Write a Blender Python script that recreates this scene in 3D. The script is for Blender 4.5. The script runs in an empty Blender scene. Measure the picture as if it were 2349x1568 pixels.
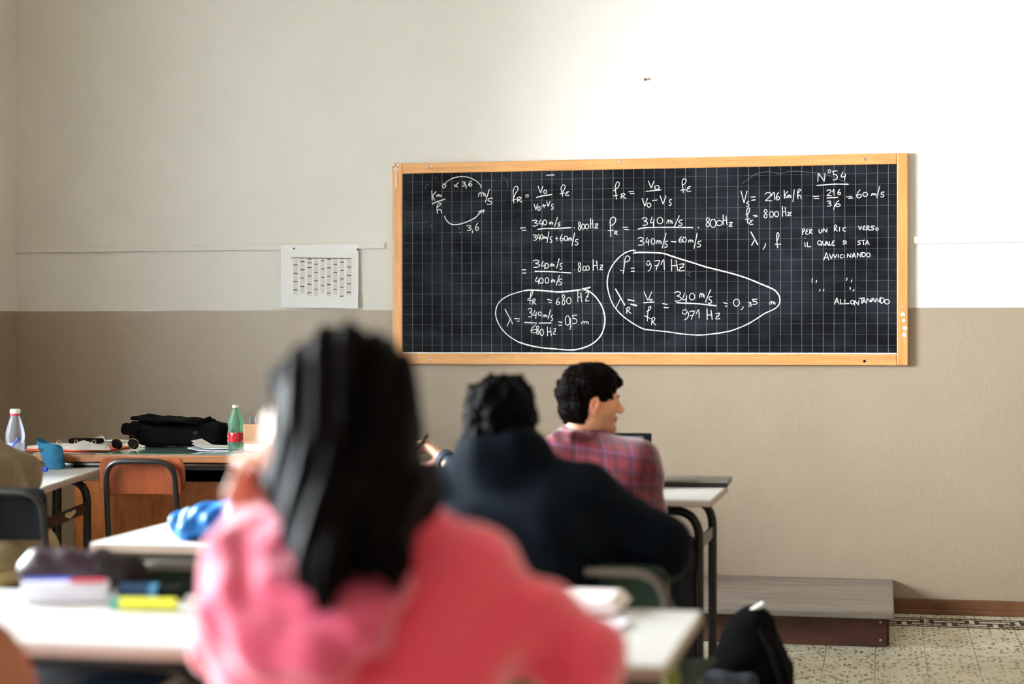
import bpy, bmesh, math, random
import numpy as np
from mathutils import Vector, Matrix, Euler
random.seed(7)
rng = np.random.default_rng(5)
PI = math.pi
scn = bpy.context.scene
COL = scn.collection

# ------------------------------------------------------------------ camera
FPX, CXP, CYP, KSL = 3400.0, 1452.0, 784.0, 5e-5
TH = math.atan(FPX * KSL)
CT, ST = math.cos(TH), math.sin(TH)
D = FPX / 490 / CT            # distance of the board wall
EYE = 1.265
Rv, Fv = np.array([CT, ST, 0.]), np.array([-ST, CT, 0.])
O = np.array([0., 0., EYE])
cam = bpy.data.cameras.new('camera')
cam.sensor_width = 36.0
cam.lens = FPX / 2349 * 36
cam.shift_x = (1174.5 - CXP) / 2349
cam.clip_start = .05
cam.dof.use_dof = True
cam.dof.focus_distance = 6.95
cam.dof.aperture_fstop = 1.4
camo = bpy.data.objects.new('camera', cam)
camo.location = (0, 0, EYE)
camo.rotation_euler = (PI / 2, 0, TH)
COL.objects.link(camo)
scn.camera = camo

# ------------------------------------------------------------------ view, world, window light
scn.view_settings.view_transform = 'Standard'
scn.view_settings.look = 'None'
scn.view_settings.gamma = 1
scn.view_settings.use_curve_mapping = False
scn.view_settings.exposure = 1.6
w = bpy.data.worlds.new('sky'); scn.world = w; w.use_nodes = True
w.node_tree.nodes['Background'].inputs[0].default_value = (.75, .86, 1, 1)
w.node_tree.nodes['Background'].inputs[1].default_value = 1.0
XL, XR, YR, ZC = -4.437, 5.6, -6.5, 4.3           # left wall, right wall, rear wall, ceiling
WINDOWS = [(3.05, 4.95), (.5, 2.0), (-2.6, -.9)]   # y ranges in the left wall
WZ0, WZ1 = 1.0, 2.75
WPOW = [500, 120, 230]
for i, (a, b) in enumerate(WINDOWS):
    l = bpy.data.lights.new('window_daylight', 'AREA'); l.shape = 'RECTANGLE'
    l.size = WZ1 - WZ0; l.size_y = b - a; l.energy = WPOW[i]; l.color = (.90, .96, 1.0)
    o = bpy.data.objects.new('window_daylight', l); COL.objects.link(o)
    o.location = (XL - .21, (a + b) / 2, (WZ0 + WZ1) / 2)
    o.rotation_euler = (0, -PI / 2, 0)
try:
    scn.cycles.use_denoising = True
    scn.cycles.max_bounces = 8
    scn.cycles.sample_clamp_indirect = 8
except Exception:
    pass

# ------------------------------------------------------------------ projection helpers (to find where things stand)
def ray(px, py): return Rv * (px - CXP) / FPX + Fv - np.array([0, 0, 1.]) * (py - CYP) / FPX
def at(px, py, zc): return O + ray(px, py) * zc
def on_y(px, py, Y): d = ray(px, py); return O + d * (Y / d[1])
def on_z(px, py, z): d = ray(px, py); return O + d * ((z - EYE) / d[2])

# ------------------------------------------------------------------ scene helpers
def lin(r, g, b):
    f = lambda c: c / 255 / 12.92 if c / 255 <= .04045 else ((c / 255 + .055) / 1.055) ** 2.4
    return (f(r), f(g), f(b), 1)
def meta(o, label=None, cat=None, group=None, kind=None):
    if label: o['label'] = label
    if cat: o['category'] = cat
    if group: o['group'] = group
    if kind: o['kind'] = kind
    return o
def empty(name, loc, rz=0, label=None, cat=None, group=None):
    o = bpy.data.objects.new(name, None); COL.objects.link(o)
    o.location = tuple(loc); o.rotation_euler = (0, 0, rz); o.empty_display_size = .1
    bpy.context.view_layer.update()
    return meta(o, label, cat, group)
def link(name, me, mat, parent=None, world=False, smooth=False):
    """link a mesh as one object; world=True: the vertices are world coordinates"""
    o = bpy.data.objects.new(name, me); COL.objects.link(o)
    for m in (mat if isinstance(mat, (list, tuple)) else [mat]): me.materials.append(m)
    if smooth:
        me.polygons.foreach_set('use_smooth', [True] * len(me.polygons))
    if parent is not None:
        o.parent = parent
        if world:
            m = Matrix.LocRotScale(parent.location, parent.rotation_euler, None)
            o.matrix_parent_inverse = m.inverted()
    return o
def pyd(name, vs, fs):
    me = bpy.data.meshes.new(name); me.from_pydata([tuple(v) for v in vs], [], [tuple(f) for f in fs]); me.update(); return me
class MB:
    """collects shapes for one mesh"""
    def __init__(s): s.bm = bmesh.new()
    def box(s, c, d, rot=None, bev=0, seg=2):
        r = bmesh.ops.create_cube(s.bm, size=1)
        vs = r['verts']
        bmesh.ops.scale(s.bm, vec=d, verts=vs)
        if bev > 0:
            es = list({e for v in vs for e in v.link_edges})
            rr = bmesh.ops.bevel(s.bm, geom=es, offset=bev, segments=seg, affect='EDGES', profile=.5)
            vs = list({v for f in rr['faces'] for v in f.verts} | {v for v in vs if v.is_valid})
        M = Matrix.Translation(c) @ (rot.to_matrix().to_4x4() if rot is not None else Matrix())
        bmesh.ops.transform(s.bm, matrix=M, verts=vs)
        return s
    def tube(s, pts, r, n=10, fillet=0, fs=5, cap=True):
        pts = [Vector(p) for p in pts]
        if fillet > 0 and len(pts) > 2:
            q = [pts[0]]
            for i in range(1, len(pts) - 1):
                a, b, c = pts[i - 1], pts[i], pts[i + 1]
                d1, d2 = (a - b), (c - b)
                t = min(fillet, d1.length * .48, d2.length * .48)
                p0, p2 = b + d1.normalized() * t, b + d2.normalized() * t
                for j in range(fs + 1):
                    u = j / fs
                    q.append(p0 * (1 - u) ** 2 + b * 2 * u * (1 - u) + p2 * u * u)
            q.append(pts[-1]); pts = q
        rs = r if isinstance(r, (list, tuple)) else [r] * len(pts)
        up = None; rings = []
        for i, p in enumerate(pts):
            t = (pts[min(i + 1, len(pts) - 1)] - pts[max(i - 1, 0)]).normalized()
            if up is None:
                up = t.orthogonal().normalized()
            else:
                up = (up - t * up.dot(t)).normalized()
            v = t.cross(up)
            rings.append([s.bm.verts.new(p + (up * math.cos(2 * PI * k / n) + v * math.sin(2 * PI * k / n)) * rs[i]) for k in range(n)])
        for a, b in zip(rings, rings[1:]):
            for k in range(n):
                s.bm.faces.new((a[k], a[(k + 1) % n], b[(k + 1) % n], b[k]))
        if cap:
            s.bm.faces.new(rings[0][::-1]); s.bm.faces.new(rings[-1])
        return s
    def lathe(s, prof, c=(0, 0, 0), n=24, cap=True):
        rings = []
        for r, z in prof:
            rings.append([s.bm.verts.new((c[0] + r * math.cos(2 * PI * k / n), c[1] + r * math.sin(2 * PI * k / n), c[2] + z)) for k in range(n)])
        for a, b in zip(rings, rings[1:]):
            for k in range(n):
                s.bm.faces.new((a[k], a[(k + 1) % n], b[(k + 1) % n], b[k]))
        if cap:
            s.bm.faces.new(rings[0][::-1]); s.bm.faces.new(rings[-1])
        return s
    def prism(s, poly, axis, a, b):
        """extrude a 2-D polygon along axis 'x','y' or 'z' from a to b"""
        f = {'x': lambda u, v, t: (t, u, v), 'y': lambda u, v, t: (u, t, v), 'z': lambda u, v, t: (u, v, t)}[axis]
        A = [s.bm.verts.new(f(u, v, a)) for u, v in poly]; B = [s.bm.verts.new(f(u, v, b)) for u, v in poly]
        n = len(poly)
        s.bm.faces.new(A[::-1]); s.bm.faces.new(B)
        for i in range(n): s.bm.faces.new((A[i], A[(i + 1) % n], B[(i + 1) % n], B[i]))
        return s
    def grid(s, fn, nu, nv, thick=0):
        V = [[s.bm.verts.new(fn(i / nu, j / nv)) for j in range(nv + 1)] for i in range(nu + 1)]
        fs = [s.bm.faces.new((V[i][j], V[i + 1][j], V[i + 1][j + 1], V[i][j + 1])) for i in range(nu) for j in range(nv)]
        if thick:
            bmesh.ops.recalc_face_normals(s.bm, faces=fs)
            bmesh.ops.solidify(s.bm, geom=fs, thickness=thick)
        return s
    def build(s, name, mat, parent=None, world=False, smooth=None, xf=None):
        bmesh.ops.recalc_face_normals(s.bm, faces=s.bm.faces[:])
        if xf is not None: bmesh.ops.transform(s.bm, matrix=xf, verts=s.bm.verts[:])
        me = bpy.data.meshes.new(name); s.bm.to_mesh(me); s.bm.free()
        o = link(name, me, mat, parent, world)
        if smooth is not None:
            me.polygons.foreach_set('use_smooth', [True] * len(me.polygons))
            me.set_sharp_from_angle(angle=math.radians(smooth))
        return o
def copy_thing(root, loc, rz, label, group=None):
    r = root.copy(); COL.objects.link(r); r.location = tuple(loc); r.rotation_euler = (0, 0, rz); r['label'] = label
    if group: r['group'] = group
    for ch in list(root.children):
        c = ch.copy(); COL.objects.link(c); c.parent = r
        for g in list(ch.children):
            d = g.copy(); COL.objects.link(d); d.parent = c
    return r
def remat(root, slot_from, mat):
    """give a copied thing's parts another material (object-level slots)"""
    for o in [root] + list(root.children) + [g for c in root.children for g in c.children]:
        for s in o.material_slots:
            if s.material == slot_from:
                s.link = 'OBJECT'; s.material = mat

# ------------------------------------------------------------------ materials
def mat(name, col, rough=.5, metal=0, spec=.5, noise=None, bump=None, sheen=0, trans=0, ior=1.45, stretch=(1, 1, 1), coord='Object'):
    """noise=(scale, amount) varies the colour, bump=(scale, strength, distance)"""
    m = bpy.data.materials.new(name); m.use_nodes = True
    nt = m.node_tree; N = nt.nodes; L = nt.links; b = N['Principled BSDF']
    c = tuple(col) if len(col) == 4 else tuple(col) + (1,)
    b.inputs['Base Color'].default_value = c
    b.inputs['Roughness'].default_value = rough; b.inputs['Metallic'].default_value = metal
    b.inputs['Specular IOR Level'].default_value = spec; b.inputs['IOR'].default_value = ior
    if sheen: b.inputs['Sheen Weight'].default_value = sheen; b.inputs['Sheen Roughness'].default_value = .5
    if trans: b.inputs['Transmission Weight'].default_value = trans
    if noise or bump:
        tc = N.new('ShaderNodeTexCoord'); mp = N.new('ShaderNodeMapping'); mp.inputs['Scale'].default_value = stretch
        L.new(tc.outputs[coord], mp.inputs[0])
    if noise:
        n = N.new('ShaderNodeTexNoise'); n.inputs['Scale'].default_value = noise[0]; n.inputs['Detail'].default_value = 5
        L.new(mp.outputs[0], n.inputs['Vector'])
        mx = N.new('ShaderNodeMix'); mx.data_type = 'RGBA'
        k = noise[1]
        mx.inputs[6].default_value = tuple(max(0, x * (1 - k)) for x in c[:3]) + (1,)
        mx.inputs[7].default_value = tuple(min(1, x * (1 + k)) for x in c[:3]) + (1,)
        mr = N.new('ShaderNodeMapRange'); mr.inputs[1].default_value = .3; mr.inputs[2].default_value = .7
        L.new(n.outputs['Fac'], mr.inputs[0]); L.new(mr.outputs[0], mx.inputs[0])
        L.new(mx.outputs[2], b.inputs['Base Color'])
    if bump:
        n = N.new('ShaderNodeTexNoise'); n.inputs['Scale'].default_value = bump[0]; n.inputs['Detail'].default_value = 3
        L.new(mp.outputs[0], n.inputs['Vector'])
        bp = N.new('ShaderNodeBump'); bp.inputs['Strength'].default_value = bump[1]; bp.inputs['Distance'].default_value = bump[2]
        L.new(n.outputs['Fac'], bp.inputs['Height']); L.new(bp.outputs[0], b.inputs['Normal'])
    return m
def math_node(nt, op, a, b=None, c=None):
    n = nt.nodes.new('ShaderNodeMath'); n.operation = op
    for i, x in enumerate((a, b, c)):
        if x is None: continue
        if isinstance(x, (int, float)): n.inputs[i].default_value = x
        else: nt.links.new(x, n.inputs[i])
    return n.outputs[0]
def mix_col(nt, fac, a, b):
    n = nt.nodes.new('ShaderNodeMix'); n.data_type = 'RGBA'
    for i, x in ((0, fac), (6, a), (7, b)):
        if isinstance(x, (int, float, tuple)): n.inputs[i].default_value = x
        else: nt.links.new(x, n.inputs[i])
    return n.outputs[2]
def geo_pos(nt, kind='Position'):
    g = nt.nodes.new('ShaderNodeNewGeometry'); s = nt.nodes.new('ShaderNodeSeparateXYZ')
    nt.links.new(g.outputs[kind], s.inputs[0]); return g.outputs[kind], s.outputs
def noise_tex(nt, vec, scale, detail=4, rough=.5):
    n = nt.nodes.new('ShaderNodeTexNoise'); n.inputs['Scale'].default_value = scale; n.inputs['Detail'].default_value = detail
    n.inputs['Roughness'].default_value = rough
    if vec is not None: nt.links.new(vec, n.inputs['Vector'])
    return n.outputs['Fac']
def maprange(nt, v, a, b, c=0, d=1):
    n = nt.nodes.new('ShaderNodeMapRange')
    for i, x in enumerate((a, b, c, d)): n.inputs[i + 1].default_value = x
    nt.links.new(v, n.inputs[0]); return n.outputs[0]
def mapping(nt, vec, scale, rot=(0, 0, 0)):
    n = nt.nodes.new('ShaderNodeMapping'); n.inputs['Scale'].default_value = scale; n.inputs['Rotation'].default_value = rot
    nt.links.new(vec, n.inputs[0]); return n.outputs[0]
def coords(nt, k='Object'):
    return nt.nodes.new('ShaderNodeTexCoord').outputs[k]
def base(name):
    m = bpy.data.materials.new(name); m.use_nodes = True
    return m, m.node_tree, m.node_tree.nodes['Principled BSDF']

DADO = 1.424
def wall_paint():
    m, nt, b = base('painted_wall')
    pos, xyz = geo_pos(nt)
    wob = noise_tex(nt, mapping(nt, pos, (2.2, 2.2, 0)), 1.5, 3)
    z = math_node(nt, 'ADD', xyz[2], math_node(nt, 'MULTIPLY', math_node(nt, 'SUBTRACT', wob, .5), .008))
    low = math_node(nt, 'LESS_THAN', z, DADO)
    bl = noise_tex(nt, pos, 1.3, 3)
    up_c = mix_col(nt, maprange(nt, bl, .35, .65), (.78, .752, .705, 1), (.81, .784, .742, 1))
    lo_c = mix_col(nt, maprange(nt, bl, .35, .65), (.365, .288, .212, 1), (.39, .310, .230, 1))
    nt.links.new(mix_col(nt, low, up_c, lo_c), b.inputs['Base Color'])
    nt.links.new(math_node(nt, 'SUBTRACT', .7, math_node(nt, 'MULTIPLY', low, .26)), b.inputs['Roughness'])
    nt.links.new(math_node(nt, 'ADD', .2, math_node(nt, 'MULTIPLY', low, .4)), b.inputs['Specular IOR Level'])
    bp = nt.nodes.new('ShaderNodeBump'); bp.inputs['Strength'].default_value = .35; bp.inputs['Distance'].default_value = .004
    nt.links.new(noise_tex(nt, pos, 95, 3), bp.inputs['Height']); nt.links.new(bp.outputs[0], b.inputs['Normal'])
    return m
def wood(name, c1, c2, scale=(1, 14, 14), ns=3.0, rough=.4, wav=0):
    m, nt, b = base(name)
    v = mapping(nt, coords(nt), scale)
    n = noise_tex(nt, v, ns, 6, .6)
    n2 = noise_tex(nt, v, ns * 7, 3, .5)
    f = math_node(nt, 'ADD', math_node(nt, 'MULTIPLY', n, .75), math_node(nt, 'MULTIPLY', n2, .25))
    nt.links.new(mix_col(nt, maprange(nt, f, .33, .67), c1, c2), b.inputs['Base Color'])
    b.inputs['Roughness'].default_value = rough
    return m
M_WALL = wall_paint()
M_WHITE = mat('white_paint', lin(236, 232, 224), .6, noise=(4, .04))
M_CEIL = mat('ceiling_plaster', lin(206, 196, 178), .9, noise=(3, .03))
M_DIM = mat('dimmed_unseen_wall', lin(150, 124, 98), .8, noise=(3, .1))  # for the unseen right wall, made dark to cut bounced light
M_FRAMEW = wood('honey_wood', lin(200, 138, 78), lin(226, 168, 106), (1.5, 18, 18), 3, .42)
M_FRAMEV = wood('honey_wood_upright', lin(200, 138, 78), lin(226, 168, 106), (18, 18, 1.5), 3, .42)
M_PLY = wood('varnished_plywood', lin(150, 78, 30), lin(212, 128, 66), (3.2, 1, .8), 2.6, .35)
M_CHAIRW = wood('brown_plywood', lin(104, 46, 20), lin(140, 68, 34), (9, 1, 1.2), 3, .35)
M_EDGEW = wood('desk_edge_wood', lin(132, 78, 44), lin(182, 122, 74), (1, 14, 14), 3, .4)
M_PLAT = wood('grey_worn_boards', lin(96, 88, 81), lin(146, 137, 129), (1.2, 9, 9), 2.5, .38)
M_RISER = wood('reddish_riser', lin(64, 36, 30), lin(98, 58, 46), (1.5, 5, 8), 2.5, .5)
M_BASEB = mat('brown_baseboard', lin(112, 74, 50), .45, noise=(7, .25))
M_DESKT = mat('white_laminate', lin(206, 204, 200), .32, noise=(3, .03))
M_DESKE = mat('beige_edge_band', lin(180, 158, 146), .5, noise=(8, .05))
M_DARKM = mat('dark_tube_metal', lin(44, 42, 42), .3, metal=.5, noise=(9, .2))
M_BLACKM = mat('black_tube_metal', lin(34, 33, 34), .3, metal=.3, spec=.6, noise=(9, .15))
M_GREENM = mat('olive_green_tube', lin(120, 128, 48), .4, noise=(9, .1))
M_GREYM = mat('grey_green_tube', lin(96, 88, 82), .4, metal=.4, noise=(9, .1))
M_GREENP = mat('dark_green_plastic', lin(22, 38, 25), .6, spec=.25, noise=(6, .1))
M_BLACKP = mat('black_plastic', lin(7, 7, 8), .7, spec=.1, noise=(6, .1))
M_BLACKC = mat('black_cloth', lin(9, 9, 10), .9, spec=.1, noise=(60, .3), bump=(300, .4, .002))
M_TRAY = mat('dark_tray_metal', lin(40, 42, 48), .5, noise=(5, .15))
M_PAPER = mat('white_paper', lin(240, 240, 240), .75, noise=(5, .03))
M_PAPERB = mat('bluish_paper', lin(226, 230, 242), .75, noise=(5, .03))
M_PINKP = mat('pinkish_paper', lin(238, 224, 224), .7, noise=(5, .03))
M_INK = mat('grey_print', lin(84, 70, 66), .8, noise=(200, .4))
M_INKL = mat('pale_print', lin(222, 218, 218), .8, noise=(300, .06))
M_STEEL = mat('steel', lin(190, 190, 190), .25, metal=1, noise=(20, .1))
M_GOLD = mat('gold_wire', lin(214, 190, 140), .25, metal=1, noise=(20, .1))
M_LENS = mat('dark_lens', lin(8, 9, 8), .3, spec=.15, noise=(8, .2))
M_ORANGE = mat('orange_card', lin(222, 84, 40), .5, noise=(6, .1))
M_BLUE = mat('blue_plastic', lin(26, 62, 180), .35, noise=(6, .1))
M_DBLUE = mat('dark_blue_plastic', lin(20, 60, 92), .35, noise=(6, .1))
M_LBLUE = mat('light_blue_band', lin(70, 136, 176), .35, noise=(6, .1))
M_RED = mat('red_card', lin(190, 24, 44), .5, noise=(6, .1))
M_YELLOW = mat('yellow_plastic', lin(232, 232, 70), .35, noise=(6, .06))
M_TEALP = mat('teal_plastic', lin(30, 150, 140), .35, noise=(6, .06))
M_MAROON = mat('maroon_leather', lin(44, 26, 34), .42, spec=.3, noise=(25, .3), bump=(120, .3, .002))
M_BROWNL = mat('dark_brown_leather', lin(28, 17, 16), .5, spec=.2, noise=(25, .3), bump=(120, .3, .002))
M_TEALC = mat('teal_cloth', lin(30, 104, 140), .8, noise=(30, .25), bump=(160, .4, .003))
M_TEALD = mat('dark_teal_cloth', lin(34, 66, 78), .8, noise=(30, .35), bump=(160, .4, .003))
M_JBLUE = mat('bright_blue_nylon', lin(22, 106, 180), .45, noise=(9, .2), bump=(30, .4, .01))
M_JSTRIPE = mat('pale_stripe', lin(150, 190, 200), .6, noise=(20, .1))
M_DENIM = mat('pale_blue_denim', lin(110, 160, 220), .8, noise=(40, .2))
M_PEACH = mat('peach_card', lin(232, 178, 140), .6, noise=(5, .05))
M_CAPW = mat('white_cap', lin(240, 240, 238), .4, noise=(20, .03))
M_SCREEN = mat('dark_screen', lin(78, 74, 72), .3, noise=(2, .1))
M_GREYL = mat('grey_laptop_shell', lin(120, 116, 108), .4, metal=.3, noise=(9, .06))
M_GLASS = mat('desk_glass', lin(108, 140, 134), .08, spec=.7, noise=(2, .06))
def clear_plastic(name, tint, a=.35):
    m, nt, b = base(name); N = nt.nodes; L = nt.links
    t = N.new('ShaderNodeBsdfTransparent'); t.inputs[0].default_value = tint
    b.inputs['Base Color'].default_value = tint; b.inputs['Roughness'].default_value = .12; b.inputs['Specular IOR Level'].default_value = .8
    n = noise_tex(nt, coords(nt), 30, 3)
    fr = N.new('ShaderNodeFresnel'); fr.inputs[0].default_value = 1.5
    f = math_node(nt, 'ADD', math_node(nt, 'ADD', fr.outputs[0], a), math_node(nt, 'MULTIPLY', n, .1))
    mx = N.new('ShaderNodeMixShader'); L.new(f, mx.inputs[0]); L.new(t.outputs[0], mx.inputs[1]); L.new(b.outputs[0], mx.inputs[2])
    L.new(mx.outputs[0], N['Material Output'].inputs[0]); return m
M_GREENB = clear_plastic('green_bottle_plastic', lin(176, 226, 200), .16)
M_CLEARB = clear_plastic('clear_bottle_plastic', lin(236, 238, 246), .07)
M_WATER = clear_plastic('milky_water', lin(214, 224, 246), .55)
M_PANE = clear_plastic('window_glass', (.97, .98, .98, 1), .02)

# ------------------------------------------------------------------ room shell
def slab(name, c, d, m):
    o = MB().box(c, d).build(name, m); return meta(o, kind='structure')
slab('wall_back', ((XL + XR) / 2, D + .1, ZC / 2), (XR - XL + .4, .2, ZC), M_WALL)
slab('wall_right', (XR + .1, (YR + D) / 2, ZC / 2), (.2, D - YR, ZC), M_DIM)
slab('wall_rear', ((XL + XR) / 2, YR - .1, ZC / 2), (XR - XL + .4, .2, ZC), M_WALL)
slab('ceiling', ((XL + XR) / 2, (YR + D) / 2, ZC + .1), (XR - XL + .4, D - YR + .4, .2), M_CEIL)
wl = MB()
ys = [YR] + [v for ab in sorted(WINDOWS) for v in ab] + [D]
for a, b in zip(ys[::2], ys[1::2]): wl.box((XL - .1, (a + b) / 2, ZC / 2), (.2, b - a, ZC))
for a, b in WINDOWS:
    wl.box((XL - .1, (a + b) / 2, WZ0 / 2), (.2, b - a, WZ0)); wl.box((XL - .1, (a + b) / 2, (WZ1 + ZC) / 2), (.2, b - a, ZC - WZ1))
meta(wl.build('wall_left', M_WALL), kind='structure')
for i, (a, b) in enumerate(WINDOWS):
    m = MB(); yc = (a + b) / 2
    for y in (a + .03, yc, b - .03): m.box((XL - .1, y, (WZ0 + WZ1) / 2), (.06, .06, WZ1 - WZ0))
    for z in (WZ0 + .03, 2.2, WZ1 - .03): m.box((XL - .1, yc, z), (.055, b - a, .06))
    f = meta(m.build('window_%d' % (i + 1), M_WHITE), kind='structure')
    MB().box((XL - .1, yc, (WZ0 + WZ1) / 2), (.006, b - a - .06, WZ1 - WZ0 - .06)).build('pane', M_PANE, f)
# floor: cream terrazzo tiles laid in 20 cm strips
def terrazzo():
    m, nt, b = base('terrazzo'); pos, xyz = geo_pos(nt)
    v = nt.nodes.new('ShaderNodeTexVoronoi'); v.inputs['Scale'].default_value = 46; v.inputs['Randomness'].default_value = 1
    nt.links.new(pos, v.inputs['Vector'])
    v2 = nt.nodes.new('ShaderNodeTexVoronoi'); v2.inputs['Scale'].default_value = 85
    nt.links.new(pos, v2.inputs['Vector'])
    r1 = nt.nodes.new('ShaderNodeSeparateColor'); nt.links.new(v.outputs['Color'], r1.inputs[0])
    ch = math_node(nt, 'MULTIPLY', math_node(nt, 'LESS_THAN', v.outputs['Distance'], .36), math_node(nt, 'GREATER_THAN', r1.outputs[0], .42))
    r2 = nt.nodes.new('ShaderNodeSeparateColor'); nt.links.new(v2.outputs['Color'], r2.inputs[0])
    ch2 = math_node(nt, 'MULTIPLY', math_node(nt, 'LESS_THAN', v2.outputs['Distance'], .3), math_node(nt, 'GREATER_THAN', r2.outputs[0], .55))
    big = noise_tex(nt, pos, 5, 3)
    c0 = mix_col(nt, maprange(nt, big, .35, .65), lin(208, 203, 180), lin(226, 221, 200))
    c1 = mix_col(nt, ch, c0, mix_col(nt, r1.outputs[1], lin(44, 36, 26), lin(96, 84, 62)))
    c1 = mix_col(nt, ch2, c1, lin(86, 76, 56))
    u = math_node(nt, 'FRACT', math_node(nt, 'DIVIDE', math_node(nt, 'ADD', xyz[0], 10.213 - .1), .1995))
    dj = math_node(nt, 'ABSOLUTE', math_node(nt, 'SUBTRACT', u, .5))
    nt.links.new(mix_col(nt, math_node(nt, 'LESS_THAN', dj, .006), c1, lin(70, 62, 50)), b.inputs['Base Color'])
    b.inputs['Roughness'].default_value = .33
    return m
slab('floor', ((XL + XR) / 2, (YR + D) / 2, -.1), (XR - XL + .4, D - YR + .4, .2), terrazzo())
# key-pattern border inlaid 10 cm from the wall
M_INLAY = mat('black_inlay', lin(36, 33, 30), .35, noise=(40, .2))
m = MB(); y1, y0 = D - .115, D - .325; hgt = y1 - y0
def strip(xa, xb, va, vb): m.box(((xa + xb) / 2, y1 - hgt * (va + vb) / 2, .0006), (xb - xa, hgt * (vb - va), .0012))
xt = -.0135 - .1995 * 3
for i in range(20):
    x = xt + i * .1995
    strip(x, x + .1995, .0, .075); strip(x, x + .1995, .92, 1.0)
    strip(x + .03, x + .17, .18, .25); strip(x + .012, x + .032, .18, .52); strip(x + .168, x + .188, .18, .52)
    strip(x + .03, x + .168, .44, .50)
    for s in (-1, 1):
        xa = x + s * .1 + .1 - .1
    strip(x - .07, x + .07, .75, .82); strip(x - .07, x + .07, .56, .61)
    strip(x + .066, x + .088, .52, .82); strip(x - .088, x - .066, .52, .82)
meta(m.build('trim_2', M_INLAY), kind='structure')
# rail moulding and brown skirting along the back wall
meta(MB().box(((XL - 2.44) / 2, D - .006, 1.743), (-2.44 - XL, .012, .034), bev=.003).box(((XR + .135) / 2, D - .006, 1.74), (XR - .135, .012, .034), bev=.003).build('trim_1', M_WALL), kind='structure')
meta(MB().box(((XL + XR) / 2, D - .008, .035), (XR - XL, .016, .07), bev=.003).box(((XL + XR) / 2, D - .012, .012), (XR - XL, .024, .024), bev=.004).build('baseboard_back', M_BASEB), kind='structure')

# ------------------------------------------------------------------ teacher's platform
PX1 = .037; PX0 = -2.05
pl = empty('platform', ((PX0 + PX1) / 2, D - .42, 0), 0, 'low grey wooden platform step along the wall under the blackboard', 'platform')
pf = 6.17
MB().box(((PX0 + PX1) / 2, (pf + D) / 2 - .001, .146), (PX1 - PX0, D - pf - .004, .02), bev=.004).box(((PX0 + PX1) / 2, pf - .008, .144), (PX1 - PX0, .018, .028), bev=.006).build('top_board', M_PLAT, pl, world=True)
MB().box(((PX0 + PX1) / 2 - .01, pf + .07, .068), (PX1 - PX0 - .04, .02, .134)).box((PX1 - .03, (pf + D) / 2 + .04, .068), (.02, D - pf - .12, .134)).build('riser', M_RISER, pl, world=True)
for z in (.105, .03):
    MB().lathe([(.004, 0), (.005, .001), (.003, .002)], n=10).build('screw', M_STEEL, pl, world=True, xf=Matrix.Translation((PX1 - .055, pf + .06, z)) @ Matrix.Rotation(PI / 2, 4, 'X'))

# ------------------------------------------------------------------ blackboard
BX0, BX1, BZ0, BZ1 = -2.396, .106, 1.1555, 2.144
SX0, SX1, SZ0, SZ1 = -2.345, .055, 1.2085, 2.0935
YB = D - .03                  # face of the frame
YS = D - .024                 # face of the slate
bb = empty('blackboard', ((BX0 + BX1) / 2, D - .015, BZ0), 0, 'wide black chalkboard with grid lines, covered in chalk formulas, in a honey wood frame', 'blackboard')
def slate():
    m, nt, b = base('gridded_slate'); pos, xyz = geo_pos(nt)
    def lines(v, off, wdt):
        u = math_node(nt, 'FRACT', math_node(nt, 'DIVIDE', math_node(nt, 'ADD', v, off), .0502))
        return math_node(nt, 'LESS_THAN', math_node(nt, 'ABSOLUTE', math_node(nt, 'SUBTRACT', u, .5)), wdt)
    gv = lines(xyz[0], 10.04 - .0146 + .0251 - .001, .022)
    gh = lines(xyz[2], 10.04 - 1.9527 + .0251, .016)
    fade = noise_tex(nt, mapping(nt, pos, (3, 3, 3)), 2.2, 4)
    wear = noise_tex(nt, pos, 160, 2)
    base_n = noise_tex(nt, mapping(nt, pos, (1.6, 1, 2.6), (0, .5, 0)), 1.7, 6, .62)
    strk = noise_tex(nt, mapping(nt, pos, (2, 1, 14), (0, .35, 0)), 2.0, 5, .6)
    d = math_node(nt, 'ADD', math_node(nt, 'MULTIPLY', maprange(nt, base_n, .42, .72), .75), math_node(nt, 'MULTIPLY', maprange(nt, strk, .5, .8), .3))
    c = mix_col(nt, d, (.0030, .0034, .0054, 1), (.025, .031, .044, 1))
    lv = math_node(nt, 'MULTIPLY', gv, math_node(nt, 'MULTIPLY', maprange(nt, fade, .3, .6, .45, .8), maprange(nt, wear, .3, .6, .6, 1)))
    lh = math_node(nt, 'MULTIPLY', gh, math_node(nt, 'MULTIPLY', maprange(nt, fade, .35, .65, .16, .55), maprange(nt, wear, .35, .65, .5, 1)))
    g = math_node(nt, 'MAXIMUM', lv, lh)
    nt.links.new(mix_col(nt, g, c, (.27, .275, .265, 1)), b.inputs['Base Color'])
    b.inputs['Roughness'].default_value = .75; b.inputs['Specular IOR Level'].default_value = .12
    return m
MB().box(((SX0 + SX1) / 2, YS + .01, (SZ0 + SZ1) / 2), (SX1 - SX0 + .01, .02, SZ1 - SZ0 + .01)).build('slate', slate(), bb, world=True)
YC = (YB + D) / 2 - .0005
def rail(c, d, m_): MB().box(c, d, bev=.004).build('frame_rail', m_, bb, world=True)
rail(((SX0 + SX1) / 2, YC, (SZ1 + BZ1) / 2), (SX1 - SX0, D - YB - .001, BZ1 - SZ1), M_FRAMEW)
rail(((SX0 + SX1) / 2, YC, (SZ0 + BZ0) / 2), (SX1 - SX0, D - YB - .001, SZ0 - BZ0), M_FRAMEW)
rail(((BX0 + SX0) / 2, YC, (BZ0 + BZ1) / 2), (SX0 - BX0, D - YB - .001, BZ1 - BZ0), M_FRAMEV)
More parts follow.
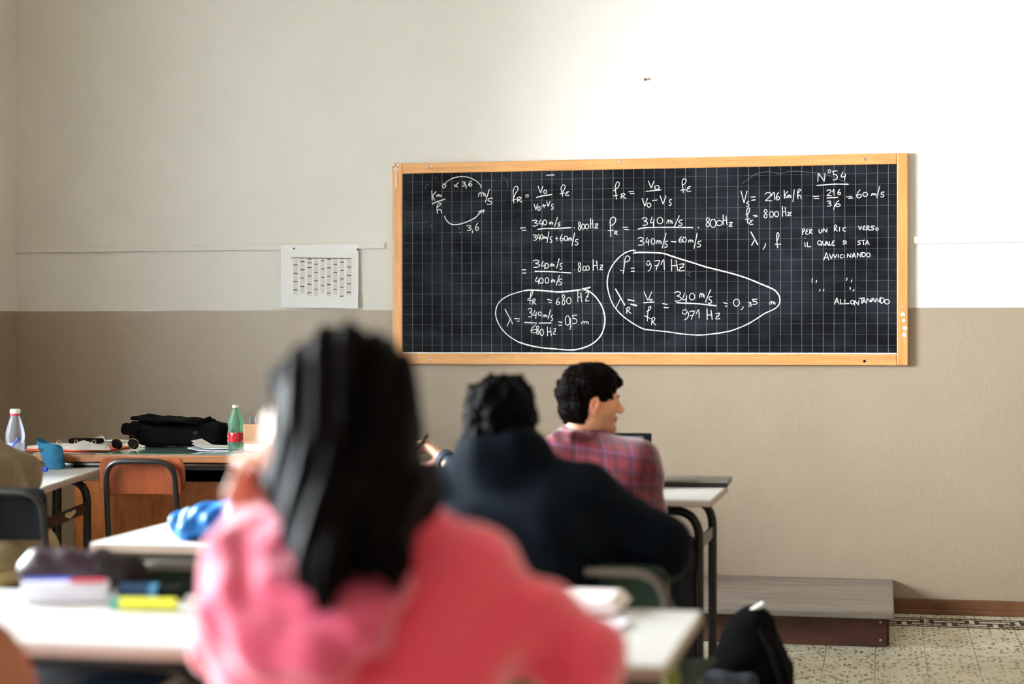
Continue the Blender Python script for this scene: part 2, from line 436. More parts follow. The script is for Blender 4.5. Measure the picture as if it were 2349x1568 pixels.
rail(((BX1 + SX1) / 2, YC, (BZ0 + BZ1) / 2), (BX1 - SX1, D - YB - .001, BZ1 - BZ0), M_FRAMEV)
M_CHALK = mat('white_chalk', (.80, .80, .78), .95, spec=.1, noise=(90, .22))
M_CHALKF = mat('faint_chalk', (.10, .105, .11), .95, spec=.1, noise=(60, .4))
MB().box(((SX0 + SX1) / 2, YS - .001, SZ0 + .003), (SX1 - SX0 - .004, .003, .006)).build('chalk_dust', M_CHALK, bb, world=True)
for px, py in ((988, 382), (1424, 369), (1983, 365), (988, 823), (1983, 828)):
    p = on_y(px, py, YB)
    sc_ = MB().lathe([(.0062, 0), (.0062, .0012), (.0048, .0018), (.0015, .001)], n=14).build('screw', M_STEEL if px != 1983 or py < 500 else M_BLACKP, bb, world=True, xf=Matrix.Translation((p[0], YB - .0002, p[2])) @ Matrix.Rotation(PI / 2, 4, 'X'))
# stuck-on white dragonfly and white rubbed patches on the frame
M_STICK = mat('white_sticker', lin(252, 246, 236), .5, noise=(30, .03))
M_STICKB = mat('brown_sticker_edge', lin(120, 66, 44), .6, noise=(30, .1))
def flatpoly(m, pts, y):
    vs = [m.bm.verts.new((p[0], y, p[2])) for p in pts]; m.bm.faces.new(vs)
def zp(ox, oy, s, u, v, Y): return on_y(ox + u / s, oy + v / s, Y)
Q = lambda u, v: zp(890, 360, 19.6, u, v, YB - .0015)
m = MB()
for sx in (-1, 1):
    c = 348
    for (u0, v0, u1, v1, wd) in ((20, 420, 140, 300, 60), (20, 480, 110, 590, 34)):
        P = [(u0, v0), (u0 + (u1 - u0) * .5 - wd * .2, v0 + (v1 - v0) * .5 - wd * .75), (u1, v1), (u1 + 6, v0 + (v1 - v0) * .45), (u0 + (u1 - u0) * .6, v0 + (v1 - v0) * .2 + wd * .3)]
        if v1 > v0: P = [(u0 + 20, v0), (u0 + 60, v0 - 5), (u1 + 8, v1 - 50), (u1 - 10, v1), (u1 - 50, v1 - 4)]
        flatpoly(m, [Q(c + sx * a, b) for a, b in P], YB - .0016)
flatpoly(m, [Q(*p) for p in ((328, 430), (372, 430), (380, 900), (372, 1370), (348, 1440), (330, 1370), (328, 900))], YB - .0014)
for f in list(m.bm.faces):
    pass
stk = m.build('dragonfly_sticker', M_STICK, bb, world=True)
def ribbon(m, pts, wdt, y, closed=False, jit=0):
    pts = np.array(pts, float)
    n = len(pts); t = np.zeros_like(pts)
    t[1:-1] = pts[2:] - pts[:-2]; t[0] = pts[1] - pts[0]; t[-1] = pts[-1] - pts[-2]
    t /= np.maximum(np.linalg.norm(t, axis=1, keepdims=True), 1e-9)
    nn = np.stack([-t[:, 1], t[:, 0]], 1)
    ws = wdt * .5 * (1 + jit * (rng.random(n) - .5))
    A = pts + nn * ws[:, None]; B = pts - nn * ws[:, None]
    va = [m.bm.verts.new((a[0], y, a[1])) for a in A]; vb = [m.bm.verts.new((b[0], y, b[1])) for b in B]
    for i in range(n - 1): m.bm.faces.new((va[i], va[i + 1], vb[i + 1], vb[i]))
m = MB()
for P in (((210, 290), (270, 350), (330, 410), (345, 440)), ((470, 275), (400, 330), (365, 420)), ((200, 420), (260, 440), (320, 440)), ((500, 385), (460, 430), (390, 440)), ((225, 560), (250, 500), (300, 470)), ((495, 550), (470, 500), (410, 465)), ((318, 470), (310, 590)), ((392, 470), (402, 590))):
    ribbon(m, [(Q(*p)[0], Q(*p)[2]) for p in P], .0014, YB - .0018)
m.build('wing_outline', M_STICKB, stk, world=True)
def blob(m, c, rx, rz, y, n=14):
    ph = rng.random(n) * .35 + .8
    vs = [m.bm.verts.new((c[0] + rx * ph[i] * math.cos(2 * PI * i / n), y, c[2] + rz * ph[i] * math.sin(2 * PI * i / n))) for i in range(n)]
    m.bm.faces.new(vs)
for px, py, rx, rz in ((2070, 703, .004, .003), (2071, 721, .011, .009), (2073, 735, .008, .008), (2076, 752, .011, .008), (2074, 768, .010, .010)):
    m = MB(); blob(m, on_y(px, py, YB), rx, rz, YB - .0012); m.build('white_patch', M_STICK, bb, world=True)

# ---- chalk handwriting: stroke glyphs in unit boxes (x right, y down); 'c' = smooth curve
def arc(cx_, cy_, rx, ry, a0, a1, n=10):
    return [(cx_ + rx * math.cos(math.radians(a0 + (a1 - a0) * i / n)), cy_ + ry * math.sin(math.radians(a0 + (a1 - a0) * i / n))) for i in range(n + 1)]
GL = {
 '0': [arc(.5, .5, .5, .5, -100, 275, 14)],
 '1': [[(0, .45), (.5, 0), (.75, 0), (.85, 1)]],
 '2': [[(0, .22), (.3, .02), (.75, .05), (.85, .25), (.5, .62), (.08, .95), (.4, .95), (1, .98)]],
 '3': [[(0, .14), (.45, .0), (.88, .12), (.75, .34), (.4, .46), (.85, .58), (.98, .8), (.6, .98), (.1, .98)]],
 '4': [[(.5, 0), (.2, .3), (.05, .55), (.3, .62), (.75, .52)], [(.95, .22), (.85, .6), (.78, 1)]],
 '5': [[(.22, .02), (.2, .42), (.6, .4), (.95, .65), (.75, .93), (.1, 1)], [(.0, .05), (1, .0)]],
 '6': [[(.75, 0), (.3, .32), (.03, .75), (.3, .99), (.8, .93), (.95, .7), (.6, .56), (.15, .72)]],
 '7': [[(0, .06), (.95, .02), (.6, .5), (.35, 1)], [(.1, .55), (.85, .48)]],
 '8': [[(.85, .1), (.45, 0), (.15, .2), (.45, .45), (.85, .7), (.6, 1), (.2, .9), (.15, .68), (.6, .42), (.85, .18), (.6, .02)]],
 '9': [[(.1, .1), (.5, .0), (.75, .2), (.5, .42), (.1, .38), (.05, .2)], [(.6, .05), (.98, .4), (.8, .8), (.3, 1)]],
 'm': [[(.02, 1), (.1, .25)], [(.08, .5), (.3, .05), (.4, .3), (.4, .9)], [(.42, .4), (.65, .1), (.76, .35), (.74, .85)], [(.76, .4), (.9, .25), (1, .6), (.98, 1)]],
 's': [[(1, .02), (.35, .08), (.22, .42), (.7, .55), (.85, .8), (.5, 1), (.0, .95)]],
 'o': [arc(.5, .5, .5, .5, -120, 265, 12)],
 'V': [[(0, 0), (.25, .5), (.5, 1)], [(.5, 1), (.75, .5), (1, 0)]],
 'R': [[(.18, .12), (.08, 1)], [(.0, .25), (.4, .0), (.75, .12), (.6, .42), (.25, .55), (.55, .75), (1, 1)]],
 'E': [[(.95, .02), (.4, .12), (.25, .4), (.7, .42)], [(.3, .42), (.05, .75), (.35, .98), (1, .9)]],
 'z': [[(.05, .08), (.9, .02), (.5, .5), (.1, .95), (1, .92)], [(.2, .5), (.85, .48)]],
 'P': [[(.1, .05), (.2, 1)], [(.0, .15), (.5, .0), (.95, .25), (.25, .55)]],
 'U': [[(.05, 0), (.1, .7), (.45, 1), (.85, .6), (.95, .0)]],
 'N': [[(.0, 1), (.08, .05), (.9, .95), (1, 0)]],
 'I': [[(.5, 0), (.5, 1)]],
 'C': [[(1, .1), (.4, .1), (.05, .55), (.4, .95), (1, .9)]],
 'S': [[(.95, .05), (.35, .05), (.2, .35), (.75, .6), (.6, .95), (.0, .95)]],
 'O': [arc(.5, .5, .48, .48, -100, 270, 12)],
 'L': [[(.1, 0), (.1, .95), (1, .92)]],
 'Q': [arc(.45, .45, .42, .42, -100, 270, 12), [(.5, .65), (1, 1)]],
 'A': [[(.0, 1), (.45, .0), (.65, .5), (.9, 1)], [(.15, .68), (.8, .6)]],
 'D': [[(.1, .0), (.15, 1)], [(.0, .1), (.8, .2), (.98, .6), (.6, .95), (.15, 1)]],
 'T': [[(0, .08), (1, .0)], [(.5, .05), (.55, 1)]],
 'K': [[(.08, .0), (.15, 1)], [(.9, .1), (.2, .55), (.6, .95)]],
 'h': [[(.1, .45), (.4, .3), (.75, .08), (.4, 0), (.15, .25), (.1, .6), (.2, 1)], [(.15, .75), (.5, .6), (.75, .7), (.9, 1)]],
 'H': [[(.08, .0), (.1, 1)], [(.72, .1), (.95, .98)], [(.0, .58), (.95, .5)]],
}
def crom(P, n=6):
    P = [np.array(p, float) for p in P]
    if len(P) < 3: return [P[0] + (P[1] - P[0]) * t for t in np.linspace(0, 1, 4)]
    Q_ = [2 * P[0] - P[1]] + P + [2 * P[-1] - P[-2]]
    out = []
    for i in range(1, len(Q_) - 2):
        p0, p1, p2, p3 = Q_[i - 1:i + 3]
        for j in range(n):
            t = j / n
            out.append(.5 * ((2 * p1) + (-p0 + p2) * t + (2 * p0 - 5 * p1 + 4 * p2 - p3) * t * t + (-p0 + 3 * p1 - 3 * p2 + p3) * t ** 3))
    out.append(P[-1]); return out
SHARP = set('VNALTKHIE')
def write(label, org, s, items, wd=.0035):
    """items: ('glyphs', x0,y0,x1,y1) or ([(x,y)...], width factor); coordinates in a local frame of the board face"""
    m = MB(); y = YS - .0009
    def put(P, wf, smooth):
        q = crom(P, 6) if smooth else [np.array(p, float) for p in P]
        if not smooth:
            r = []
            for a, b in zip(q, q[1:]): r += [a + (b - a) * t for t in np.linspace(0, 1, 5)[:-1]]
            q = r + [q[-1]]
        W = [on_y(org[0] + u / s, org[1] + v / s, y) for u, v in q]
        ribbon(m, [(p[0], p[2]) for p in W], wd * wf, y, jit=.35)
    for it in items:
        if isinstance(it[0], str):
            g, x0, y0, x1, y1 = it[:5]
            for st in GL[g]:
                put([(x0 + (x1 - x0) * u, y0 + (y1 - y0) * v) for u, v in st], it[5] if len(it) > 5 else 1, g not in SHARP)
        else:
            put(it[0], it[1] if len(it) > 1 else 1, len(it[0]) > 2)
    o = m.build('chalk_formula', M_CHALK, bb, world=True); o['label'] = label; return o
def ln(x0, y0, x1, y1, wf=1): return ([(x0, y0), (x1, y1)], wf)
def dot(x, y, r=8): return ([(x - r * .5, y), (x + r * .5, y + r * .3)], 1.5)
write('chalk conversion circle between km/h and m/s', (960, 390), 9.8, [
 ln(805, 380, 900, 275), ln(800, 320, 885, 385), ('3', 975, 260, 1060, 360), ln(1080, 345, 1070, 420), ('6', 1125, 240, 1205, 360),
 ([(590, 310), (700, 215), (850, 160), (1000, 145), (1150, 170), (1290, 240), (1370, 310), (1410, 360), (1395, 400)],),
 ([(545, 305), (620, 345), (565, 405), (545, 350), (595, 305)],),
 ('K', 290, 455, 410, 690), ('m', 400, 545, 510, 605), ([(305, 765), (400, 715), (605, 650)], 1.5), ('h', 400, 740, 540, 975),
 ('m', 1340, 495, 1505, 600), ln(1595, 425, 1500, 725, 1.1), ('s', 1535, 628, 1670, 770),
 ([(580, 1025), (620, 1110), (690, 1190), (780, 1222), (900, 1218), (1040, 1180), (1150, 1135), (1280, 1065), (1380, 960), (1470, 890)], 1.3),
 ([(1340, 940), (1410, 910), (1482, 888)],), ln(1482, 888, 1450, 975), dot(912, 1302, 10), dot(930, 1400, 10),
 ('3', 1080, 1240, 1185, 1355), ln(1225, 1340, 1210, 1420), ('6', 1275, 1185, 1355, 1350)])
write('chalk fraction formula with plus sign, second column', (1160, 400), 8.7125, [
 ([(165, 575), (155, 450), (150, 330), (190, 240), (240, 250), (240, 310), (190, 390), (160, 470)],), ln(120, 515, 220, 490), ('R', 225, 450, 330, 555),
 ln(390, 415, 465, 405), ln(395, 455, 465, 438), ('V', 645, 230, 745, 365), ('o', 760, 310, 820, 380), ([(612, 460), (750, 425), (930, 400)], 1.3),
 ('V', 565, 585, 640, 705), ('o', 642, 640, 690, 720), ln(710, 635, 805, 612), ln(755, 588, 772, 670), ('V', 815, 530, 885, 642), ('s', 905, 590, 960, 695),
 ([(1140, 435), (1125, 360), (1105, 280), (1140, 210), (1185, 225), (1180, 280), (1130, 370)],), ln(1080, 385, 1180, 368), ('E', 1185, 340, 1275, 425),
 ln(290, 1070, 400, 1060), ln(325, 1115, 415, 1110), ('3', 530, 910, 640, 1030), ('4', 660, 905, 745, 1040), ('0', 750, 905, 820, 1010), ('m', 870, 945, 945, 1000),
 ln(1035, 850, 975, 1050), ('s', 1035, 960, 1095, 1030), ([(635, 1095), (800, 1078), (1000, 1078), (1310, 1060)], 1.5), dot(1370, 1062, 14),
 ('8', 1445, 950, 1505, 1110), ('0', 1515, 990, 1580, 1090), ('0', 1590, 990, 1660, 1085), ('H', 1690, 875, 1750, 1080), ('z', 1775, 985, 1850, 1075),
 ('3', 545, 1205, 620, 1315), ('4', 630, 1185, 690, 1320), ('0', 690, 1200, 745, 1290), ('m', 755, 1240, 820, 1290), ln(865, 1140, 825, 1365, 1.1), ('s', 880, 1240, 930, 1360),
 ln(990, 1280, 1050, 1270), ln(1018, 1240, 1026, 1325), ('6', 1085, 1195, 1150, 1330), ('0', 1170, 1230, 1235, 1320), ('m', 1245, 1260, 1325, 1325),
 ln(1380, 1155, 1325, 1425, 1.1), ('s', 1380, 1290, 1455, 1410), dot(1085, 1110, 6), dot(1108, 1370, 6), ln(810, 15, 975, 8)])
write('circled chalk result with 680 Hz', (1120, 580), 6.818, [
 ln(525, 265, 590, 262, 1.2), ln(530, 315, 592, 312, 1.2), ('3', 695, 110, 805, 225), ('4', 830, 125, 895, 255), ('0', 890, 160, 940, 240), ('m', 965, 165, 1030, 215),
 ln(1110, 85, 1070, 240, 1.1), ('s', 1115, 160, 1160, 255), ([(725, 285), (960, 290), (1300, 312)], 1.4), dot(1350, 265, 6),
 ('8', 1400, 150, 1455, 290), ('0', 1480, 205, 1528, 275), ('0', 1530, 200, 1580, 272), ('H', 1635, 100, 1715, 275), ('z', 1740, 185, 1795, 265),
 ('4', 735, 370, 800, 490), ('0', 800, 390, 860, 475), ('0', 890, 385, 945, 470), ('m', 985, 410, 1040, 460), ln(1115, 345, 1060, 515, 1.1), ('s', 1095, 405, 1155, 500),
 ([(1600, 535), (1440, 572), (1280, 595), (1100, 607), (950, 597), (800, 585), (650, 580), (560, 590)], 2.1),
 ([(560, 590), (460, 615), (330, 660), (210, 730), (140, 820), (115, 930), (130, 1030), (175, 1130), (250, 1230), (340, 1310), (470, 1390)], 1.3),
 ([(470, 1390), (630, 1440), (800, 1475), (1000, 1495), (1280, 1515), (1440, 1495), (1600, 1435), (1730, 1330), (1800, 1200), (1825, 1050), (1810, 930), (1770, 820), (1700, 710), (1610, 620), (1530, 580), (1440, 572)], 1.8),
 ([(650, 805), (655, 700), (670, 610), (692, 595), (692, 640), (650, 700), (615, 722)],), ln(610, 738, 690, 742), ('R', 690, 715, 750, 805),
 ln(920, 720, 995, 745, 1.2), ln(945, 775, 992, 772, 1.2), ('6', 1060, 700, 1120, 805), ('8', 1150, 650, 1205, 810), ('0', 1225, 695, 1295, 795), ('H', 1395, 590, 1465, 770), ('z', 1515, 610, 1580, 755),
 ln(260, 875, 385, 1110), ln(350, 1015, 293, 1150), ln(410, 1025, 495, 1030, 1.2), ln(445, 1065, 490, 1065, 1.2), ('3', 620, 865, 690, 1000), ('4', 705, 890, 755, 1030),
 ('0', 780, 920, 830, 980), ('m', 850, 965, 920, 1005), ln(975, 880, 935, 1035), ('s', 975, 970, 1015, 1055), ln(565, 1085, 760, 1095, 1.4), ln(790, 1095, 985, 1092, 1.5),
 ln(1095, 1075, 1155, 1085, 1.2), ln(1100, 1130, 1155, 1128, 1.2), ('0', 1205, 980, 1275, 1130), ([(1283, 1020), (1288, 1120), (1278, 1200)],), ('5', 1310, 970, 1390, 1105), ('m', 1455, 1065, 1565, 1110),
 ('6', 665, 1120, 775, 1250), ('8', 745, 1140, 800, 1270), ('0', 810, 1190, 865, 1290), ('H', 920, 1150, 990, 1300), ('z', 1015, 1180, 1060, 1275)])
write('chalk fraction formula with minus sign, third column', (1380, 400), 7.34, [
 ([(250, 420), (240, 310), (230, 230), (245, 150), (270, 125), (300, 150), (280, 210), (230, 255), (190, 278)],), ln(200, 360, 275, 350), ('R', 320, 320, 415, 405),
 ln(455, 290, 540, 285), ln(480, 325, 555, 318), ('V', 785, 105, 885, 230), ('o', 895, 185, 970, 250), ([(745, 285), (880, 270), (1005, 258)], 1.2),
 ('V', 680, 398, 775, 535), ('o', 765, 480, 830, 550), ln(850, 440, 940, 428), ('V', 985, 355, 1085, 500), ('s', 1130, 420, 1180, 520),
 ([(1375, 310), (1370, 230), (1355, 130), (1380, 75), (1425, 90), (1405, 150), (1350, 185)],), ln(1330, 265, 1410, 255), ('E', 1425, 200, 1505, 290),
 ([(155, 1050), (150, 900), (145, 780), (180, 720), (235, 740), (225, 810), (165, 862)], 1.1), ln(105, 945, 200, 935), ('R', 215, 950, 275, 1015), ln(350, 890, 445, 885), ln(385, 925, 460, 928),
 ('3', 680, 725, 775, 855), ('4', 820, 710, 885, 880), ('0', 935, 720, 1030, 830), ('m', 1095, 765, 1190, 830), ln(1310, 690, 1225, 880, 1.1), ('s', 1285, 765, 1365, 860),
 ([(610, 920), (740, 895), (1100, 888), (1540, 892)], 1.5), dot(1632, 890, 20),
 ('8', 1750, 730, 1830, 880), ('0', 1830, 755, 1925, 890), ('0', 1935, 775, 2030, 860), ('H', 2040, 675, 2115, 850), ('z', 2140, 805, 2205, 875),
 ('3', 605, 1060, 715, 1190), ('4', 745, 1060, 800, 1195), ('0', 835, 1075, 895, 1175), ('m', 915, 1105, 1005, 1170), ln(1085, 985, 1020, 1245, 1.1), ('s', 1055, 1120, 1115, 1225),
 ln(1170, 1130, 1260, 1135, 1.2), ('6', 1300, 1045, 1365, 1140), ('0', 1365, 1055, 1425, 1140), ('m', 1460, 1095, 1540, 1145), ln(1610, 985, 1555, 1250, 1.2), ('s', 1605, 1120, 1680, 1220)])
X = 1167
write('large circled chalk result with 971 Hz', (1380, 565), 7.293, [
 ([(570, 75), (520, 65), (430, 90), (330, 150), (230, 250), (150, 370), (105, 500), (95, 640), (120, 780), (170, 930), (240, 1040), (340, 1150), (500, 1270), (680, 1370), (800, 1395), (1000, 1415), (1200, 1440), (X + 200, 1465), (X + 430, 1480), (X + 620, 1470), (X + 930, 1425), (X + 1110, 1370), (X + 1290, 1290), (X + 1470, 1180), (X + 1560, 1120), (X + 1650, 1080), (X + 1740, 1035), (X + 1800, 970), (X + 1820, 900)], 1.5),
 ([(X + 1820, 900), (X + 1800, 820), (X + 1740, 740), (X + 1650, 690), (X + 1470, 615), (X + 1290, 540), (X + 1110, 480), (X + 930, 430), (X + 750, 385), (X + 570, 340), (X + 400, 285), (X + 220, 230), (X, 160), (1040, 118), (870, 105), (700, 100), (600, 102), (525, 115)], 1.8),
 ([(360, 460), (380, 330), (395, 200), (430, 155), (475, 190), (450, 240), (390, 265)],), ln(305, 395, 380, 410), ln(485, 365, 550, 362, 1.1), ln(490, 415, 555, 412, 1.1),
 ('9', 750, 240, 830, 415), ('7', 880, 235, 975, 395), ('1', 990, 235, 1060, 390), ('H', 1160, 210, 1280, 415), ('z', 1285, 290, 1390, 410),
 ln(230, 705, 390, 985, 1.8), ln(310, 880, 240, 1030), ('R', 410, 1015, 495, 1120), ln(435, 890, 550, 910, 1.7), ln(485, 965, 595, 990, 1.9),
 ('V', 710, 755, 840, 905), ('o', 805, 880, 845, 912), ln(700, 940, 885, 930, 1.4), ([(765, 1250), (775, 1100), (790, 1020), (820, 1000), (815, 1050), (750, 1095)],), ln(715, 1155, 815, 1205), ('R', 830, 1185, 910, 1315),
 ln(1020, 955, 1105, 970, 1.2), ln(1040, 1020, 1125, 1025, 1.2), ('3', 1215, 755, 1335, 915), ('4', 1355, 775, 1430, 970), ('0', 1470, 785, 1560, 895), ([(1250, 940), (1604, 958), (X + 755, 992)], 1.6),
 ('9', 1345, 1055, 1460, 1230), ('7', 1470, 1080, 1560, 1220), ('1', X + 415, 1070, X + 475, 1200), ('H', X + 590, 1045, X + 690, 1230, 1.2), ('z', X + 735, 1115, X + 815, 1215),
 ('m', X + 465, 780, X + 550, 860), ln(X + 660, 715, X + 570, 930, 1.1), ('s', X + 615, 835, X + 685, 950), ln(X + 870, 940, X + 940, 955, 1.2), ln(X + 900, 998, X + 940, 998, 1.2),
 ('0', X + 1040, 880, X + 1140, 1000), ([(X + 1195, 1000), (X + 1200, 1025), (X + 1165, 1060)],), ('3', X + 1280, 930, X + 1340, 1000), ('5', X + 1350, 880, X + 1440, 970), ('m', X + 1640, 915, X + 1735, 975)])
write('chalk given values with 216 km/h and 800 Hz', (1680, 380), 7.842, [
 ('V', 155, 450, 265, 670), ('s', 250, 645, 305, 730), ln(335, 565, 415, 558, 1.2), ln(340, 622, 415, 612, 1.2), ('2', 585, 480, 715, 635), ('1', 695, 490, 775, 615), ('6', 785, 475, 850, 615),
 ('K', 925, 440, 1010, 590), ('m', 985, 520, 1055, 580), ln(1115, 425, 1090, 650, 1.1), ('h', 1165, 420, 1250, 600),
 ([(275, 1040), (265, 900), (260, 800), (290, 755), (315, 790), (290, 850), (240, 880)],), ln(225, 965, 315, 955), ('E', 300, 975, 375, 1060), ln(370, 895, 440, 890, 1.1), ln(400, 915, 455, 907, 1.1),
 ('8', 560, 785, 635, 940), ('0', 670, 820, 740, 925), ('0', 760, 820, 830, 915), ('H', 895, 725, 970, 915), ('z', 985, 835, 1065, 900),
 ln(330, 1185, 460, 1425, 1.5), ln(410, 1310, 345, 1435, 1.2), ([(595, 1390), (590, 1440), (550, 1505)],), ([(815, 1480), (800, 1350), (800, 1240), (820, 1200), (838, 1240), (820, 1320), (800, 1355)], 1.1), ln(765, 1410, 875, 1410, 1.1)])
write('chalk exercise number 54 with underline and conversion', (1830, 380), 4.752, [
 ln(165, 335, 230, 332), ln(175, 358, 235, 356), ('N', 218, 75, 298, 175), ('o', 330, 42, 358, 80, .8), ('5', 375, 55, 435, 155), ('4', 470, 65, 522, 160), ([(205, 215), (400, 200), (555, 202)], 1.3),
 ('2', 315, 262, 370, 328), ('1', 378, 262, 400, 320), ('6', 435, 255, 468, 315), ([(315, 352), (380, 347), (440, 345)], 1.2), ('3', 318, 383, 365, 440), ln(402, 430, 392, 478), ('6', 410, 375, 465, 445),
 ln(525, 340, 590, 335, 1.1), ln(550, 355, 605, 352, 1.1), ('6', 640, 262, 695, 350), ('0', 710, 290, 760, 335), ('m', 800, 300, 855, 327), ln(893, 222, 862, 355), ('s', 900, 285, 945, 340)])
def word(s, boxes): return [(c,) + b for c, b in zip(s, boxes)]
write('chalk note in capitals at the right edge', (1830, 380), 4.752,
 word('PER', [(48, 685, 80, 752), (84, 690, 118, 750), (125, 690, 160, 742)]) + word('UN', [(230, 690, 265, 735), (275, 680, 320, 725)]) + word('RIC', [(395, 645, 435, 715), (450, 665, 460, 715), (490, 670, 525, 715)])
 + word('VERSO', [(660, 655, 695, 700), (705, 655, 738, 698), (745, 655, 788, 705), (790, 655, 840, 700), (850, 675, 878, 705)]) + [dot(78, 788, 6), ln(75, 835, 83, 885)] + word('L', [(100, 830, 145, 885)])
 + word('QUALE', [(215, 815, 265, 870), (270, 820, 308, 865), (303, 822, 340, 870), (342, 822, 366, 868), (368, 815, 405, 870)]) + word('S', [(490, 815, 520, 855)]) + word('I', [(518, 818, 534, 855)])
 + word('STA', [(650, 815, 690, 860), (695, 810, 735, 862), (735, 810, 785, 862)])
 + word('AVVICINANDO', [(283, 945, 347, 1030), (345, 960, 387, 1015), (388, 960, 428, 1005), (437, 965, 447, 1005), (460, 965, 490, 1005), (500, 968, 512, 1005), (540, 955, 580, 1002), (590, 948, 640, 1005), (648, 945, 690, 997), (695, 940, 740, 992), (750, 948, 790, 995)])
 + [ln(*q) for q in ((160, 1225, 155, 1275), (205, 1245, 200, 1275), (540, 1222, 530, 1252), (592, 1240, 582, 1270), (245, 1345, 235, 1368), (285, 1342, 280, 1368), (570, 1320, 572, 1352), (615, 1345, 602, 1368))]
 + word('ALLONTANANDO', [(400, 1435, 457, 1510), (462, 1455, 502, 1508), (508, 1455, 562, 1506), (575, 1465, 615, 1507), (617, 1465, 667, 1520), (665, 1440, 728, 1500), (702, 1448, 752, 1500), (752, 1442, 800, 1487), (802, 1437, 848, 1482), (850, 1440, 895, 1487), (897, 1430, 942, 1497), (945, 1455, 1000, 1507)]))
m = MB()
for org, s, P in (((960, 390), 9.8, [(155, 430), (165, 360), (200, 320), (235, 340)]), ((960, 390), 9.8, [(1885, 165), (1960, 200), (2000, 280), (2005, 380)]), ((960, 390), 9.8, [(390, 140), (392, 210)]),
                  ((1680, 380), 7.842, [(180, 320), (310, 220), (420, 150), (560, 115), (700, 112), (860, 140), (1000, 105), (1200, 100), (1490, 130)]), ((1830, 380), 4.752, [(150, 70), (300, 95), (420, 135), (555, 200)]),
                  ((1380, 565), 7.293, [(1500, 430), (1440, 460), (1500, 510)]), ((960, 390), 9.8, [(320, 1210), (285, 1250), (300, 1300)])):
    q = [on_y(org[0] + u / s, org[1] + v / s, YS - .0006) for u, v in crom(P, 6)]
    ribbon(m, [(p[0], p[2]) for p in q], .003, YS - .0006, jit=.4)
m.build('faint_chalk_mark', M_CHALKF, bb, world=True)

# ------------------------------------------------------------------ paper timetable and nail on the wall
pc = on_y(736, 638, D)
ps = empty('timetable_sheet', (pc[0], D, 1.43), 0, 'white paper sheet with a printed striped timetable pinned to the wall left of the blackboard', 'poster')
px0, px1, pz0, pz1 = -2.983, -2.575, 1.434, 1.748
def sheet(u, v):
    x = px0 + (px1 - px0) * u; z = pz0 + (pz1 - pz0) * v + .006 * (u - .5) * (0 if v > .5 else -1)
    return (x, D - .0145 - .008 * (1 - v) ** 2 * (.4 + u) - .002 * math.sin(u * 6), z)
MB().grid(sheet, 16, 12, .0006).build('paper', M_PAPER, ps, world=True)
TS = (630, 550, 9.223)
def tq(u, v): p = zp(*TS, u, v, D - .02); return (p[0], p[2])
def rect(m, u0, v0, u1, v1, dy=.0026):
    P = [tq(u0, v0), tq(u1, v0), tq(u1, v1), tq(u0, v1)]
    V_ = []
    for x, z in P:
        u = (x - px0) / (px1 - px0); v = (z - pz0) / (pz1 - pz0)
        V_.append(m.bm.verts.new((x, sheet(u, v)[1] - dy, z)))
    m.bm.faces.new(V_)
cols = [(395, 490, 1160, [530, 708, 882, 1058]), (540, 635, 1130, [458, 632, 808, 985]), (690, 785, 1185, [405, 483, 585, 762, 938, 1115]), (835, 915, 1180, [512, 688, 865, 1042]), (975, 1050, 1130, [438, 615, 792, 968]),
        (1105, 1185, 1190, [410, 590, 768, 945, 1122]), (1238, 1320, 1160, [517, 694, 870, 1048]), (1378, 1462, 1190, [468, 645, 823, 1000, 1190]), (1520, 1620, 1170, [572, 750, 928, 1105])]
m1, m2 = MB(), MB()
for a, b, e, rows in cols:
    n = 6
    for i in range(n): rect(m1, a, 395 + (e - 395) * i / n, b, 395 + (e - 395) * (i + 1) / n, .0022)
    for r in rows: rect(m2, a + 4, r - 10, b - 4, r + 10)
for i in range(9): rect(m2, 352 + i * 141.5, 370 + i * 2, 352 + (i + 1) * 141.5 - 6, 386 + i * 2)
m1.build('pale_column', M_INKL, ps, world=True); m2.build('dark_row', M_INK, ps, world=True)
for u, v in ((405, 182), (1755, 200)):
    x, z = tq(u, v)
    MB().lathe([(.0045, 0), (.005, .003), (.003, .006)], n=10).build('pin', M_STICKB, ps, world=True, xf=Matrix.Translation((x, D - .0145, z)) @ Matrix.Rotation(PI / 2, 4, 'X'))
p = on_y(1481, 183, D)
meta(MB().lathe([(.004, 0), (.004, .012), (.007, .0125), (.006, .015)], n=10).build('nail', M_STICKB, None, xf=Matrix.Translation((p[0], D + .001, p[2])) @ Matrix.Rotation(PI / 2, 4, 'X')), 'small nail in the bare cream wall high above the blackboard', 'nail')

